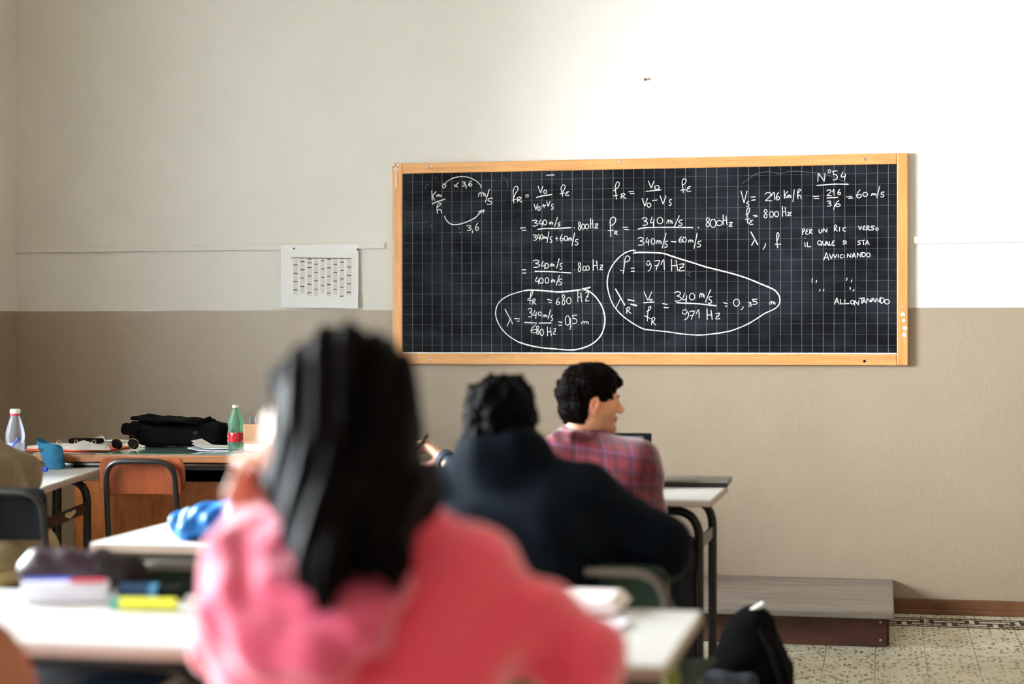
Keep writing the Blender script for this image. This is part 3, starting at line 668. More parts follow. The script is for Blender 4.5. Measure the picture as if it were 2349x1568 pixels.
# ------------------------------------------------------------------ organic shapes: smooth-blended solids turned into one mesh
class Solid:
    def __init__(s, h, k=.02): s.h = h; s.k = k; s.ops = []
    def cone(s, a, b, r1, r2=None, k=None, sub=False):
        a, b = np.array(a, float), np.array(b, float); r2 = r1 if r2 is None else r2
        R_ = max(r1, r2); lo, hi = np.minimum(a, b) - R_, np.maximum(a, b) + R_
        def f(x, y, z):
            ba = b - a; L2 = max(float(ba @ ba), 1e-12)
            t = np.clip(((x - a[0]) * ba[0] + (y - a[1]) * ba[1] + (z - a[2]) * ba[2]) / L2, 0, 1)
            return np.sqrt((x - a[0] - t * ba[0]) ** 2 + (y - a[1] - t * ba[1]) ** 2 + (z - a[2] - t * ba[2]) ** 2) - (r1 + (r2 - r1) * t)
        s.ops.append((f, lo, hi, s.k if k is None else k, sub)); return s
    def path(s, P, r, k=None, sub=False):
        rs = r if isinstance(r, (list, tuple)) else [r] * len(P)
        for i in range(len(P) - 1): s.cone(P[i], P[i + 1], rs[i], rs[i + 1], k, sub)
        return s
    def ball(s, c, r, k=None, sub=False): return s.ell(c, (r, r, r), None, k, sub)
    def ell(s, c, r, M=None, k=None, sub=False):
        c, r = np.array(c, float), np.array(r, float); M = np.eye(3) if M is None else np.array(M, float)
        e = np.sqrt(((M * r[None, :]) ** 2).sum(1)); lo, hi = c - e, c + e
        def f(x, y, z):
            dx, dy, dz = x - c[0], y - c[1], z - c[2]
            u = [dx * M[0, i] + dy * M[1, i] + dz * M[2, i] for i in range(3)]
            k0 = np.sqrt(sum((u[i] / r[i]) ** 2 for i in range(3))); k1 = np.sqrt(sum((u[i] / r[i] ** 2) ** 2 for i in range(3)))
            return np.where(k1 > 1e-9, k0 * (k0 - 1) / np.maximum(k1, 1e-9), -r.min())
        s.ops.append((f, lo, hi, s.k if k is None else k, sub)); return s
    def box(s, c, d, M=None, rad=.01, k=None, sub=False):
        c, hd = np.array(c, float), np.array(d, float) / 2 - rad; M = np.eye(3) if M is None else np.array(M, float)
        e = (np.abs(M) * (hd + rad)[None, :]).sum(1); lo, hi = c - e, c + e
        def f(x, y, z):
            dx, dy, dz = x - c[0], y - c[1], z - c[2]
            q = [np.abs(dx * M[0, i] + dy * M[1, i] + dz * M[2, i]) - hd[i] for i in range(3)]
            return np.sqrt(sum(np.maximum(v, 0) ** 2 for v in q)) + np.minimum(np.maximum(q[0], np.maximum(q[1], q[2])), 0) - rad
        s.ops.append((f, lo, hi, s.k if k is None else k, sub)); return s
    def cut(s, p, n, k=.004):
        """remove everything on the side the normal points to"""
        p, n = np.array(p, float), np.array(n, float); n /= np.linalg.norm(n)
        s.ops.append((lambda x, y, z: -((x - p[0]) * n[0] + (y - p[1]) * n[1] + (z - p[2]) * n[2]), None, None, k, True)); return s
    def surface(s, disp=None):
        h = s.h
        lo = np.min([o[1] for o in s.ops if not o[4]], axis=0) - 3 * h - .012; hi = np.max([o[2] for o in s.ops if not o[4]], axis=0) + 3 * h + .012
        n = np.ceil((hi - lo) / h).astype(int) + 1
        ax = [(lo[i] + h * np.arange(n[i])) for i in range(3)]
        F_ = np.full(n, .3, np.float32)
        for f, l, u, k, sub in s.ops:
            if l is None: sl = [slice(0, n[i]) for i in range(3)]
            else:
                mg = max(k, 0) + 3 * h + .012
                sl = [slice(max(0, int((l[i] - mg - lo[i]) / h)), max(0, min(n[i], int((u[i] + mg - lo[i]) / h) + 2))) for i in range(3)]
            if any(a.stop <= a.start for a in sl): continue
            d = f(ax[0][sl[0]][:, None, None], ax[1][sl[1]][None, :, None], ax[2][sl[2]][None, None, :])
            G = F_[tuple(sl)]
            if sub:
                d = -d
                hh = np.maximum(k - np.abs(G - d), 0) / k if k > 0 else 0
                G[...] = np.maximum(G, d) + hh * hh * k * .25
            else:
                hh = np.maximum(k - np.abs(G - d), 0) / k if k > 0 else 0
                G[...] = np.minimum(G, d) - hh * hh * k * .25
        if disp is not None:
            m_ = np.abs(F_) < .06
            I = np.nonzero(m_)
            F_[m_] += disp(ax[0][I[0]], ax[1][I[1]], ax[2][I[2]]).astype(np.float32)
        # surface nets
        ins = F_ < 0
        c = np.zeros(n - 1, np.int8)
        off = [(i, j, k) for i in (0, 1) for j in (0, 1) for k in (0, 1)]
        for i, j, k in off: c += ins[i:n[0] - 1 + i, j:n[1] - 1 + j, k:n[2] - 1 + k]
        A = np.argwhere((c > 0) & (c < 8)); idx = np.full(n - 1, -1, np.int64); idx[A[:, 0], A[:, 1], A[:, 2]] = np.arange(len(A))
        val = {o: F_[A[:, 0] + o[0], A[:, 1] + o[1], A[:, 2] + o[2]].astype(float) for o in off}
        acc = np.zeros((len(A), 3)); cnt = np.zeros(len(A))
        for a in off:
            for d in range(3):
                if a[d] == 0:
                    b = tuple(1 if q == d else a[q] for q in range(3))
                    va, vb = val[a], val[b]; x = (va < 0) != (vb < 0)
                    t = np.where(x, va / np.where(x, va - vb, 1), 0)
                    p = np.tile(np.array(a, float), (len(A), 1)); p[:, d] += t
                    acc += p * x[:, None]; cnt += x
        V_ = lo + h * (A + acc / cnt[:, None])
        Fs = []
        for d in range(3):
            e1, e2 = (d + 1) % 3, (d + 2) % 3
            sa = [slice(None)] * 3; sb = [slice(None)] * 3; sa[d] = slice(0, -1); sb[d] = slice(1, None)
            X_ = ins[tuple(sa)] != ins[tuple(sb)]
            E_ = np.argwhere(X_); E_ = E_[(E_[:, e1] > 0) & (E_[:, e2] > 0) & (E_[:, e1] < n[e1] - 1) & (E_[:, e2] < n[e2] - 1)]
            if not len(E_): continue
            s0 = ins[E_[:, 0], E_[:, 1], E_[:, 2]]
            def cell(d1, d2):
                q = E_.copy(); q[:, e1] -= d1; q[:, e2] -= d2; return idx[q[:, 0], q[:, 1], q[:, 2]]
            Qd = np.stack([cell(1, 1), cell(0, 1), cell(0, 0), cell(1, 0)], 1)
            Qd[~s0] = Qd[~s0][:, ::-1]
            Fs.append(Qd)
        return V_, np.concatenate(Fs)
    def mesh(s, name, disp=None, relax=0):
        V_, F_ = s.surface(disp)
        return quads(name, V_, F_)
def quads(name, V_, F_):
    me = bpy.data.meshes.new(name); me.vertices.add(len(V_)); me.vertices.foreach_set('co', np.asarray(V_, np.float32).ravel())
    me.loops.add(len(F_) * 4); me.loops.foreach_set('vertex_index', np.asarray(F_, np.int32).ravel())
    me.polygons.add(len(F_)); me.polygons.foreach_set('loop_start', np.arange(0, len(F_) * 4, 4, dtype=np.int32)); me.polygons.foreach_set('loop_total', np.full(len(F_), 4, np.int32))
    me.update(); me.validate(); return me
def wob(f, a, seed=0):
    """soft pseudo-noise displacement"""
    r = np.random.default_rng(seed); W_ = [(r.normal(size=3) * f, r.random() * 6.3) for _ in range(6)]
    return lambda x, y, z: a / 2.2 * sum(np.sin(w_[0] * x + w_[1] * y + w_[2] * z + p) for w_, p in W_)

# ------------------------------------------------------------------ desks and chairs
def student_desk(loc, rz, label, frame, W=.775, Dp=.52, H=.72, tray=False, group='white topped student desks'):
    t = empty('student_desk', loc, rz, label, 'desk', group)
    MB().box((0, 0, H - .0035), (W, Dp, .007), bev=.003).build('tabletop', M_DESKT, t)
    MB().box((0, 0, H - .0155), (W + .002, Dp + .002, .021), bev=.004).build('edge_band', M_DESKE, t)
    xw, yw, r = W / 2 - .05, Dp / 2 - .07, .0165
    for y in (-yw, yw):
        MB().tube([(-xw, y, .004), (-xw, y, H - .046), (xw, y, H - .046), (xw, y, .004)], r, 12, fillet=.10, fs=7).build('leg_frame', frame, t, smooth=50)
        for x in (-xw, xw): MB().lathe([(r + .003, 0), (r + .004, .02), (r + .001, .03)], (x, y, 0), 12).build('foot_cap', M_BLACKP, t, smooth=40)
    for x in (-xw, xw): MB().box((x, 0, .555), (.012, 2 * yw, .045), bev=.003).build('side_bar', frame, t)
    if tray:
        MB().box((0, .0, .585), (W - .16, Dp - .14, .006)).box((0, Dp / 2 - .07, .635), (W - .16, .006, .1)).build('book_tray', M_TRAY, t)
    return t
def student_chair(loc, rz, label, wood_, metal, group='school chairs', zt=.80, wide=.36, ph=.16, inset=0.012, pw=None, cr=.03, near=False):
    t = empty('school_chair', loc, rz, label, 'chair', group)
    w2 = wide / 2 - .028; r = .0115
    MB().tube([(-w2, -.17, .004), (-w2, -.19, .44), (-w2 + .006, -.235, zt - .012), (w2 - .006, -.235, zt - .012), (w2, -.19, .44), (w2, -.17, .004)], r, 12, fillet=.075, fs=7).build('back_frame', metal, t, smooth=50)
    for s in (-1, 1):
        MB().tube([(s * w2, -.188, .425), (s * w2, .15, .425), (s * w2, .175, .004)], r, 12, fillet=.06, fs=6).build('leg', metal, t, smooth=50)
    pw = pw or wide
    def back(u, v):
        x = (u - .5) * pw; z = zt - ph + ph * v
        # rounded corners
        if abs(x) > pw / 2 - cr:
            dx = (abs(x) - (pw / 2 - cr)) / cr; lim = cr * (1 - math.sqrt(max(0, 1 - dx * dx)))
            z = min(max(z, zt - ph + lim), zt - lim)
        k = .235 - (zt - .012 - z) * .12
        return (x, -k + (-r - .014 if near else r + .004) + inset * (1 - (2 * u - 1) ** 2), z)
    MB().grid(back, 24, 8, .01).build('backrest', wood_, t, smooth=40)
    def seat(u, v):
        x = (u - .5) * (wide + .02); y = -.19 + .38 * v
        return (x, y, .437 + .012 * (2 * u - 1) ** 2 - .02 * max(0, v - .8))
    MB().grid(seat, 14, 14, -.012).build('seat', wood_, t, smooth=40)
    return t
XE = -.365
XD = XE - .7775 / 2
d_f1 = student_desk((XD, 2.725, 0), 0, 'white student desk with olive green frame where the person in the red hoodie sits', M_GREENM)
d_f2 = student_desk((-1.172 - .7775 / 2 - .004, 2.735, 0), 0, 'white student desk at the front left holding the leather case and highlighter', M_BLACKM, tray=True)
X2 = -2.135
d_m1 = student_desk((X2 + .39, 3.99, 0), math.radians(.6), 'white student desk with the bright blue jacket sleeve on its top', M_GREYM)
d_m2 = student_desk((X2 + 1.178, 3.985, 0), 0, 'white student desk in front of the person in the dark jacket, mostly hidden by them', M_GREYM)
X3 = -.588
d_r1 = student_desk((X3 - .39, 5.355, 0), math.radians(-.5), 'white student desk with the laptops in front of the person in the plaid shirt', M_DARKM)
d_r2 = student_desk((X3 - 1.175, 5.35, 0), 0, 'white student desk of the person holding up a black pen, hidden behind the heads', M_DARKM)
# left desk: its visible edge runs away from the room's axis
a0, a1 = np.array([-3.355, 5.979]), np.array([-3.113, 5.098])
ang = math.atan2((a0 - a1)[1], (a0 - a1)[0]) - PI / 2
LL = .90; LW = .80
cen = a1 + (a0 - a1) * .5 + np.array([-math.cos(ang), -math.sin(ang)]) * LW / 2
d_l = student_desk((cen[0], cen[1], 0), ang, 'white student desk at the left edge with a heart on its side bar', M_DARKM, W=LW, Dp=LL)
hb = [c for c in d_l.children if c.name.startswith('side_bar') and c.data.vertices[0].co.x > 0][0]
m = MB()
pts = []
for i in range(24):
    u = 2 * PI * i / 24
    pts.append((.0285 * math.sin(u) ** 3, .0022 * (13 * math.cos(u) - 5 * math.cos(2 * u) - 2 * math.cos(3 * u) - math.cos(4 * u)) * .6))
XH = LW / 2 - .05 + .0066
m.bm.faces.new([m.bm.verts.new((XH, .10 + a * 3.0, .556 + b * .9)) for a, b in pts])
o = m.build('heart_sticker', mat('cream_sticker', lin(190, 180, 140), .6, noise=(30, .05)), hb)
o.data.polygons[0].flip()

p = at(311, 1050, 5.92)
ch_t = student_chair((p[0] + .0, p[1] + .235, 0), math.radians(4), 'brown plywood school chair with dark tube frame facing the teacher desk', M_CHAIRW, M_BLACKM, wide=.352, ph=.145)
p = at(-22, 1130, 4.8)
ch_l = student_chair((p[0], p[1] + .235, 0), math.radians(6), 'black school chair with steel tube frame under the person in tan', M_BLACKP, M_DARKM, zt=.79, ph=.17, pw=.30)
p = at(435, 1290, 3.35)
ch_m1 = student_chair((p[0], p[1] + .235, 0), 0, 'dark green school chair pushed under the desk with the blue sleeve', M_GREENP, M_GREYM, zt=.772, ph=.19, pw=.30)
p = at(1398, 1312, 3.43)
ch_m2 = student_chair((p[0], p[1] + .235, 0), math.radians(-4), 'dark green school chair of the person in the dark jacket, tube arch under the sleeve', M_GREENP, M_GREYM, zt=.744, ph=.19, wide=.36, pw=.30)
p = at(-250, 1436, 2.25)
ch_f = student_chair((p[0] - .03, p[1] + .235, 0), math.radians(12), 'blurred brown plywood chair back at the bottom left corner', mat('orange_brown_plywood', lin(128, 76, 42), .5, noise=(4, .15)), M_BLACKM, zt=.85, ph=.24, wide=.40, cr=.11, near=True)

# ------------------------------------------------------------------ teacher's desk and what lies on it
TA = math.radians(4.2); TW, TD, THH = 1.60, .72, .78
tl = np.array([-3.665, 5.90]); tux, tuy = np.array([math.cos(TA), math.sin(TA)]), np.array([-math.sin(TA), math.cos(TA)])
tc = tl + tux * TW / 2 + tuy * TD / 2
td = empty('teacher_desk', (tc[0], tc[1], 0), TA, 'long wooden teacher desk with glass top and plywood front panel', 'desk')
MB().box((0, 0, THH - .0175), (TW, TD, .033), bev=.006).build('tabletop', M_EDGEW, td)
MB().box((0, 0, THH + .0005), (TW - .03, TD - .03, .005), bev=.001).build('glass_top', M_GLASS, td)
MB().box((0, -TD / 2 + .06, THH - .052), (TW - .1, .02, .034)).box((0, TD / 2 - .06, THH - .052), (TW - .1, .02, .034)).build('apron', M_BLACKM, td)
MB().box((0, -TD / 2 + .048, THH - .046), (TW - .12, .004, .006)).build('metal_strip', M_STEEL, td)
for sx in (-1, 1):
    for sy in (-1, 1):
        MB().tube([(sx * (TW / 2 - .09), sy * (TD / 2 - .08), 0), (sx * (TW / 2 - .09), sy * (TD / 2 - .08), THH - .035)], .02, 12).build('leg', M_BLACKM, td, smooth=50)
MB().box((0, .02, .355), (TW - .05, .018, .55), bev=.003).build('front_panel', M_PLY, td)
GZ = THH + .003
def on_desk(px, py): return on_z(px, py, GZ)
def thing(name, p, rz, label, cat, group=None): return empty(name, p, rz, label, cat, group)
# dark bag standing under the desk
q = at(500, 1085, 6.85)
bagb = Solid(.012, .05).box((q[0] + .08, q[1] + .06, .36), (.52, .16, .70), Matrix.Rotation(TA, 3, 'Z'), .05).mesh('black_bag', wob(25, .006, 4))
t = thing('tote_bag', (q[0] + .08, q[1] + .06, 0), 0, 'black bag standing behind the plywood panel under the teacher desk', 'bag')
link('bag_body', bagb, M_BLACKC, t, True, True)
MB().tube([(q[0] - .02, q[1] + .05, .69), (q[0], q[1] + .05, .735), (q[0] + .14, q[1] + .06, .735), (q[0] + .17, q[1] + .06, .69)], .008, 8, fillet=.03).build('strap', M_BLACKC, t, world=True, smooth=60)
# soft black shoulder bag on the desk
q = on_desk(398, 1027); ZB = GZ
t = thing('shoulder_bag', (q[0], q[1] + .1, ZB), TA, 'large soft black bag lying on the teacher desk between sunglasses and green bottle', 'bag')
RM = np.array(Matrix.Rotation(TA, 3, 'Z'))
def L(x, y, z): v = RM @ np.array([x, y, 0]); return (q[0] + v[0], q[1] + .1 + v[1], ZB + z)
S = Solid(.008, .03)
S.box(L(-.02, 0, .056), (.43, .19, .105), RM, .03).ell(L(.16, 0, .052), (.088, .09, .054), RM).box(L(-.03, .02, .108), (.34, .15, .03), np.array(Matrix.Rotation(TA, 3, 'Z') @ Matrix.Rotation(math.radians(3.2), 3, 'Y')), .012, .012)
link('bag_body', S.mesh('bag', wob(38, .004, 2)), M_BLACKC, t, True, True)
S = Solid(.006, .012).box(L(-.205, -.02, .082), (.09, .2, .05), RM @ np.array(Matrix.Rotation(.18, 3, 'Y')), .018).box(L(-.04, -.02, .125), (.33, .2, .018), RM @ np.array(Matrix.Rotation(math.radians(3.5), 3, 'Y')), .008)
S.cone(L(.12, -.03, .122), L(.135, -.03, .130), .008)
link('flap', S.mesh('flap', wob(40, .004, 5)), M_BLACKC, t, True, True)
MB().box(L(-.20, -.1005, .062), (.014, .006, .02), bev=.002).box(L(.095, -.099, .07), (.02, .006, .012), bev=.002).build('buckle', M_BLACKM, t, world=True)
MB().tube([L(.235, -.02, .055), L(.255, -.03, .035), L(.25, -.02, .012)], .005, 8).build('strap', M_BLACKC, t, world=True, smooth=60)
# ring binder
q = on_desk(160, 1034)
t = thing('ring_binder', (q[0], q[1], GZ), TA, 'orange ring binder lying open on the left end of the teacher desk', 'binder')
def LB(px, dy, z): p_ = on_desk(px, 1034); return (p_[0] + tuy[0] * dy, p_[1] + tuy[1] * dy, GZ + z)
MB().box(LB(150, .10, .004), (.40, .26, .006), Euler((0, 0, TA)), bev=.002).build('cover', M_ORANGE, t, world=True)
MB().box(LB(118, .12, .014), (.25, .20, .013), Euler((0, 0, TA)), bev=.002).build('page_block', M_PAPER, t, world=True)
for px in (106, 147, 188):
    c_ = LB(px, .115, .018)
    MB().tube([(c_[0], c_[1] - .018 + .036 * (1 - math.cos(a)) / 2, c_[2] + .024 * math.sin(a)) for a in np.linspace(0, PI, 9)], .0022, 8).build('ring', M_GOLD, t, world=True, smooth=60)
t = thing('spectacle_case', LB(150, .20, .0205), TA, 'long black case lying behind the binder rings on the teacher desk', 'case')
S = Solid(.005, .01).box(LB(150, .20, .032), (.155, .05, .024), RM, .011)
link('case_body', S.mesh('case'), M_BLACKP, t, True, True)
MB().box(LB(150, .1745, .032), (.12, .002, .002), Euler((0, 0, TA))).build('seam', M_BLACKM, t, world=True)
def curl(P, m_, name, parent, n=10, th=.0006):
    """sheet spanned by 4 corners with a lift per corner"""
    A, B, C, E_ = [np.array(v, float) for v in P]
    def f(u, v):
        p_ = A * (1 - u) * (1 - v) + B * u * (1 - v) + C * u * v + E_ * (1 - u) * v
        return (p_[0], p_[1], p_[2] + .004 * math.sin(u * 5) * v)
    return MB().grid(f, n, n, th).build(name, m_, parent, world=True, smooth=60)
def P3(px, py, z): p_ = on_z(px, py, z); return p_
t = thing('loose_sheet', LB(205, .05, .004), TA, 'white sheet of notes slanting off the binder toward the sunglasses', 'paper')
curl([P3(150, 1031, GZ + .028), P3(254, 1032, GZ + .006), P3(236, 996, GZ + .03), P3(165, 1020, GZ + .034)], M_PAPER, 'page', t)
t = thing('paper_stack', LB(200, .32, .0), TA, 'low stack of cream papers behind the binder next to the black bag', 'papers')
MB().box(LB(205, .30, .010), (.30, .14, .018), Euler((0, 0, TA + .03)), bev=.001).build('sheets', mat('cream_paper', lin(222, 214, 200), .75, noise=(5, .05)), t, world=True)
curl([np.array(LB(140, .28, .026)), np.array(LB(270, .27, .022)), np.array(LB(262, .38, .02)), np.array(LB(150, .38, .024))], M_PAPER, 'page', t)
# sunglasses
q = on_desk(287, 1033)
t = thing('sunglasses', (q[0], q[1], GZ), TA, 'gold rimmed sunglasses with round dark lenses on the teacher desk', 'sunglasses')
for px in (268, 306):
    c_ = at(px, 1022, 6.62)
    c_ = (c_[0], c_[1], GZ + .027)
    ln_ = MB().lathe([(.0255, -.001), (.0255, .001), (.015, .0025)], n=28).build('lens', M_LENS, t, world=True, smooth=40, xf=Matrix.Translation(c_) @ Matrix.Rotation(PI / 2 + .25, 4, 'X') @ Matrix.Diagonal((1, .95, 1, 1)))
    MB().tube([(.0262 * math.cos(a), .0262 * math.sin(a) * .95, 0) for a in np.linspace(0, 2 * PI, 29)], .0012, 6, cap=False).build('rim', M_GOLD, t, world=True, smooth=60, xf=Matrix.Translation(c_) @ Matrix.Rotation(PI / 2 + .25, 4, 'X'))
b0, b1 = at(281, 1020, 6.62), at(293, 1020, 6.62)
MB().tube([(b0[0], b0[1], GZ + .034), ((b0[0] + b1[0]) / 2, b0[1] - .003, GZ + .038), (b1[0], b1[1], GZ + .034)], .0013, 6).build('bridge', M_GOLD, t, world=True, smooth=60)
for px in (256, 319):
    b0 = at(px, 1020, 6.62)
    MB().tube([(b0[0], b0[1], GZ + .036), (b0[0] + .002, b0[1] - .06, GZ + .012), (b0[0] + .004, b0[1] - .085, GZ + .002)], .0011, 6).build('temple', M_GOLD, t, world=True, smooth=60)
# papers under the bag's right end, booklet, bottles
q = on_desk(480, 1035)
t = thing('paper_stack', (q[0], q[1], GZ), TA, 'curling stack of white papers in front of the green bottle and black bag', 'papers')
def LP(px, dy, z): p_ = on_desk(px, 1036); return np.array((p_[0] + tuy[0] * dy, p_[1] + tuy[1] * dy, GZ + z))
for i, (a, b, c_, z0) in enumerate(((426, 548, 0, .003), (434, 552, .012, .009), (430, 545, .02, .015))):
    A, B, C, E_ = LP(a, .02 + c_, z0 + .004), LP(b, .02 + c_, z0), LP(b, .16, z0), LP(a, .16, z0 + .006)
    f = lambda u, v, A=A, B=B, C=C, E_=E_, i=i: tuple((A * (1 - u) * (1 - v) + B * u * (1 - v) + C * u * v + E_ * (1 - u) * v) + np.array([0, 0, max(0, (.22 - u)) * (.05 + .035 * i)]))
    MB().grid(f, 14, 6, .004 if i < 2 else .001).build('sheets', M_PAPERB if i < 2 else M_PAPER, t, world=True, smooth=50)
q = on_desk(515, 1019)
t = thing('booklet', (q[0], q[1], GZ), TA + .2, 'small blue booklet lying flat behind the green bottle', 'booklet')
MB().box((q[0], q[1], GZ + .030), (.07, .10, .008), Euler((0, 0, TA + .2)), bev=.001).box((q[0], q[1], GZ + .013), (.068, .098, .026), Euler((0, 0, TA + .2))).build('cover', M_BLUE, t, world=True)
MB().box((q[0], q[1] - .001, GZ + .0235), (.066, .0995, .004), Euler((0, 0, TA + .2))).build('page_block', M_PAPER, t, world=True)
def label_red():
    m, nt, b = base('red_white_label'); v = coords(nt)
    n = noise_tex(nt, v, 55, 2); s = nt.nodes.new('ShaderNodeSeparateXYZ'); nt.links.new(v, s.inputs[0])
    nt.links.new(mix_col(nt, math_node(nt, 'GREATER_THAN', n, .56), lin(196, 24, 40), lin(244, 236, 236)), b.inputs['Base Color']); b.inputs['Roughness'].default_value = .35
    return m
def bottle(p, h, r, label, plastic, cap_m, lab=None, fill=None, ring=None, neck=.012):
    t = thing('bottle', p, 0, label, 'bottle')
    pr = [(r * .82, 0), (r * .96, .008), (r, .02), (r, h * .18), (r * .97, h * .2), (r * .97, h * .42), (r, h * .44), (r * .90, h * .5), (r, h * .57), (r * .96, h * .66), (r * .72, h * .79), (neck, h * .9), (neck, h * .97)]
    MB().lathe(pr, (0, 0, 0), 28).build('bottle_body', plastic, t, smooth=40)
    MB().lathe([(neck + .002, h * .935), (neck + .003, h * .94), (neck + .003, h * .995), (neck + .0015, h)], n=20).build('cap', cap_m, t, smooth=40)
    if ring: MB().lathe([(neck + .0022, h * .905), (neck + .0022, h * .93)], n=20).build('cap_ring', ring, t, smooth=40)
    if lab: MB().lathe([(r * 1.01, h * lab[0]), (r * 1.01, h * lab[1])], n=28, cap=False).build('label', lab[2], t, smooth=40)
    if fill: MB().lathe([(r * .8, .004), (r * .95, .01), (r * .95, h * fill[0])], n=28).build('water', fill[1], t, smooth=40)
    return t
q = on_desk(540, 1035)
bottle((q[0], q[1], GZ), .205, .033, 'green plastic bottle with white cap and red label on the teacher desk', M_GREENB, M_CAPW, (.21, .41, label_red()), None, None, .0115)
q = on_desk(572, 1028)
t = thing('drink_carton', (q[0], q[1], GZ), TA, 'peach coloured carton with a clear cap behind the green bottle', 'carton')
S = MB().box((q[0] + .01, q[1] + .01, GZ + .055), (.075, .05, .11), Euler((0, 0, TA)), bev=.006); S.build('carton_body', M_PEACH, t, world=True)
MB().lathe([(.014, .11), (.016, .113), (.016, .142), (.014, .144)], (q[0] + .012, q[1] + .01, GZ), 20).build('cap', M_CLEARB, t, world=True, smooth=40)
q = on_desk(580, 1036)
t = thing('paper_roll', (q[0], q[1], GZ), TA, 'curled white paper at the front of the teacher desk right of the bottle', 'paper')
def rl(u, v): a = -.4 + u * 5.2; rr = .014 + .004 * u; return (q[0] - .04 + .11 * v, q[1] + .01 + rr * math.cos(a), GZ + .0185 + rr * math.sin(a))
MB().grid(rl, 22, 4, .0008).build('page', M_PAPERB, t, world=True, smooth=60)

# ------------------------------------------------------------------ things on the left desk
LZ = .7205
def on_s(px, py): return on_z(px, py, LZ)
q = at(35, 1080, 6.02)
bottle((q[0], q[1], LZ), .272, .0365, 'clear plastic bottle with white cap and red ring on the left student desk', M_CLEARB, M_CAPW, (.26, .50, M_WATER), None, M_RED, .0165)
q = on_s(128, 1075)
t = thing('pencil_pouch', (q[0], q[1], LZ), .3, 'open teal cloth pencil pouch standing on the left student desk', 'pouch')
def pouch(u, v):
    a = 2 * PI * u; k = .70 + .33 * v ** .7 if v > .02 else .70
    e = .054 * k * (1 + .10 * v * math.cos(2 * a + .6)); lean = -.03 * v
    return (q[0] + lean + e * math.cos(a), q[1] + e * .8 * math.sin(a), LZ + .002 + .105 * v * (1 + .20 * v * math.cos(a + 2.6) + .10 * v * math.cos(a * 2 + 1.0)))
MB().grid(pouch, 30, 10, .002).box((q[0], q[1], LZ + .004), (.05, .04, .006)).build('pouch_side', M_TEALC, t, world=True, smooth=30)
def lining(u, v):
    a = 2 * PI * u; e = .046 * (.62 + .45 * v ** .7); return (q[0] - .03 * v + e * math.cos(a), q[1] + e * .8 * math.sin(a), LZ + .006 + .085 * v)
MB().grid(lining, 24, 5).build('lining', M_TEALD, t, world=True, smooth=40)
q = on_s(100, 1081)
t = thing('pencil_sharpener', (q[0], q[1], LZ), .2, 'small blue sharpener on the left student desk beside the tan elbow', 'sharpener')
MB().box((q[0], q[1], LZ + .009), (.032, .022, .018), Euler((0, 0, .2)), bev=.003).build('sharpener_body', M_BLUE, t, world=True)
MB().box((q[0], q[1], LZ + .0188), (.022, .01, .0016), Euler((0, 0, .4))).build('blade', M_STEEL, t, world=True)
q = on_s(92, 1070)
t = thing('headband', (q[0], q[1], LZ), 0, 'glossy black curved band lying between the teal pouch and the tan sleeve', 'band')
MB().tube([(q[0] - .03 + .085 * (1 - math.cos(a)) / 2, q[1] + .02, LZ + .004 + .045 * math.sin(a)) for a in np.linspace(.1, PI - .1, 11)], .006, 8).build('band', M_BLACKM, t, world=True, smooth=60)

# ------------------------------------------------------------------ things on the near left desk
q = on_s(190, 1376)
def NL(px, py): return on_z(px, py, LZ)
a, b = NL(62, 1352), NL(325, 1356); c_ = (a + b) / 2
t = thing('pencil_case', (c_[0], c_[1], LZ), 0, 'long shiny maroon leather pencil case at the back of the near left desk', 'case')
ux = (b - a) / np.linalg.norm(b - a)
S = Solid(.006, .02).path([a + ux * .03 + (0, 0, .047), a + ux * .16 + (0, 0, .047)], [.046, .045])
link('case_body', S.mesh('case', wob(40, .0025, 8)), M_MAROON, t, True, True)
S = Solid(.006, .02).path([a + ux * .185 + (0, 0, .044), b - ux * .03 + (0, 0, .042)], [.043, .040])
link('case_end', S.mesh('case_end', wob(40, .0025, 9)), M_BROWNL, t, True, True)
MB().tube([a + ux * .012 + (0, -.012, .078), a + ux * .09 + (0, -.012, .085), a + ux * .16 + (0, -.012, .083)], .003, 6).build('zip', M_GOLD, t, world=True, smooth=60)
a, b = NL(45, 1386), NL(243, 1382); c_ = (a + b) / 2; ln_ = np.linalg.norm(b - a)
t = thing('tin_box', (c_[0], c_[1], LZ), 0, 'narrow white box with a blue and red top on the near left desk', 'box')
yaw = math.atan2((b - a)[1], (b - a)[0])
MB().box((c_[0], c_[1] + .012, LZ + .0235), (ln_, .028, .046), Euler((0, 0, yaw)), bev=.006).build('box_body', M_PAPERB, t, world=True)
MB().box((c_[0] - .04, c_[1] + .014, LZ + .0475), (ln_ - .08, .024, .004), Euler((0, 0, yaw)), bev=.001).build('lid', M_BLUE, t, world=True)
MB().box((c_[0] + ln_ / 2 - .038, c_[1] + .014, LZ + .0475), (.07, .024, .004), Euler((0, 0, yaw)), bev=.001).build('lid_end', M_RED, t, world=True)
a, b = NL(278, 1372), NL(420, 1376)
t = thing('glue_stick', tuple((a + b) / 2), 0, 'dark blue tube with a light blue band lying between diary and highlighter', 'tube')
ux = (b - a) / np.linalg.norm(b - a); L_ = np.linalg.norm(b - a)
def rod(name, s0, s1, r, m_, org=None, zz=.0, par=None):
    org = a if org is None else org
    return MB().tube([org + ux * s0 + (0, 0, r + zz), org + ux * s1 + (0, 0, r + zz)], [r, r], 16).build(name, m_, par, world=True, smooth=50)
rod('tube_body', 0, L_ * .52, .0165, M_DBLUE, par=t); rod('band', L_ * .50, L_ * .62, .0172, M_LBLUE, par=t, zz=-.0007); rod('cap', L_ * .6, L_, .0155, M_BLACKP, par=t)
a, b = NL(258, 1397), NL(404, 1400); ux = (b - a) / np.linalg.norm(b - a); L_ = np.linalg.norm(b - a)
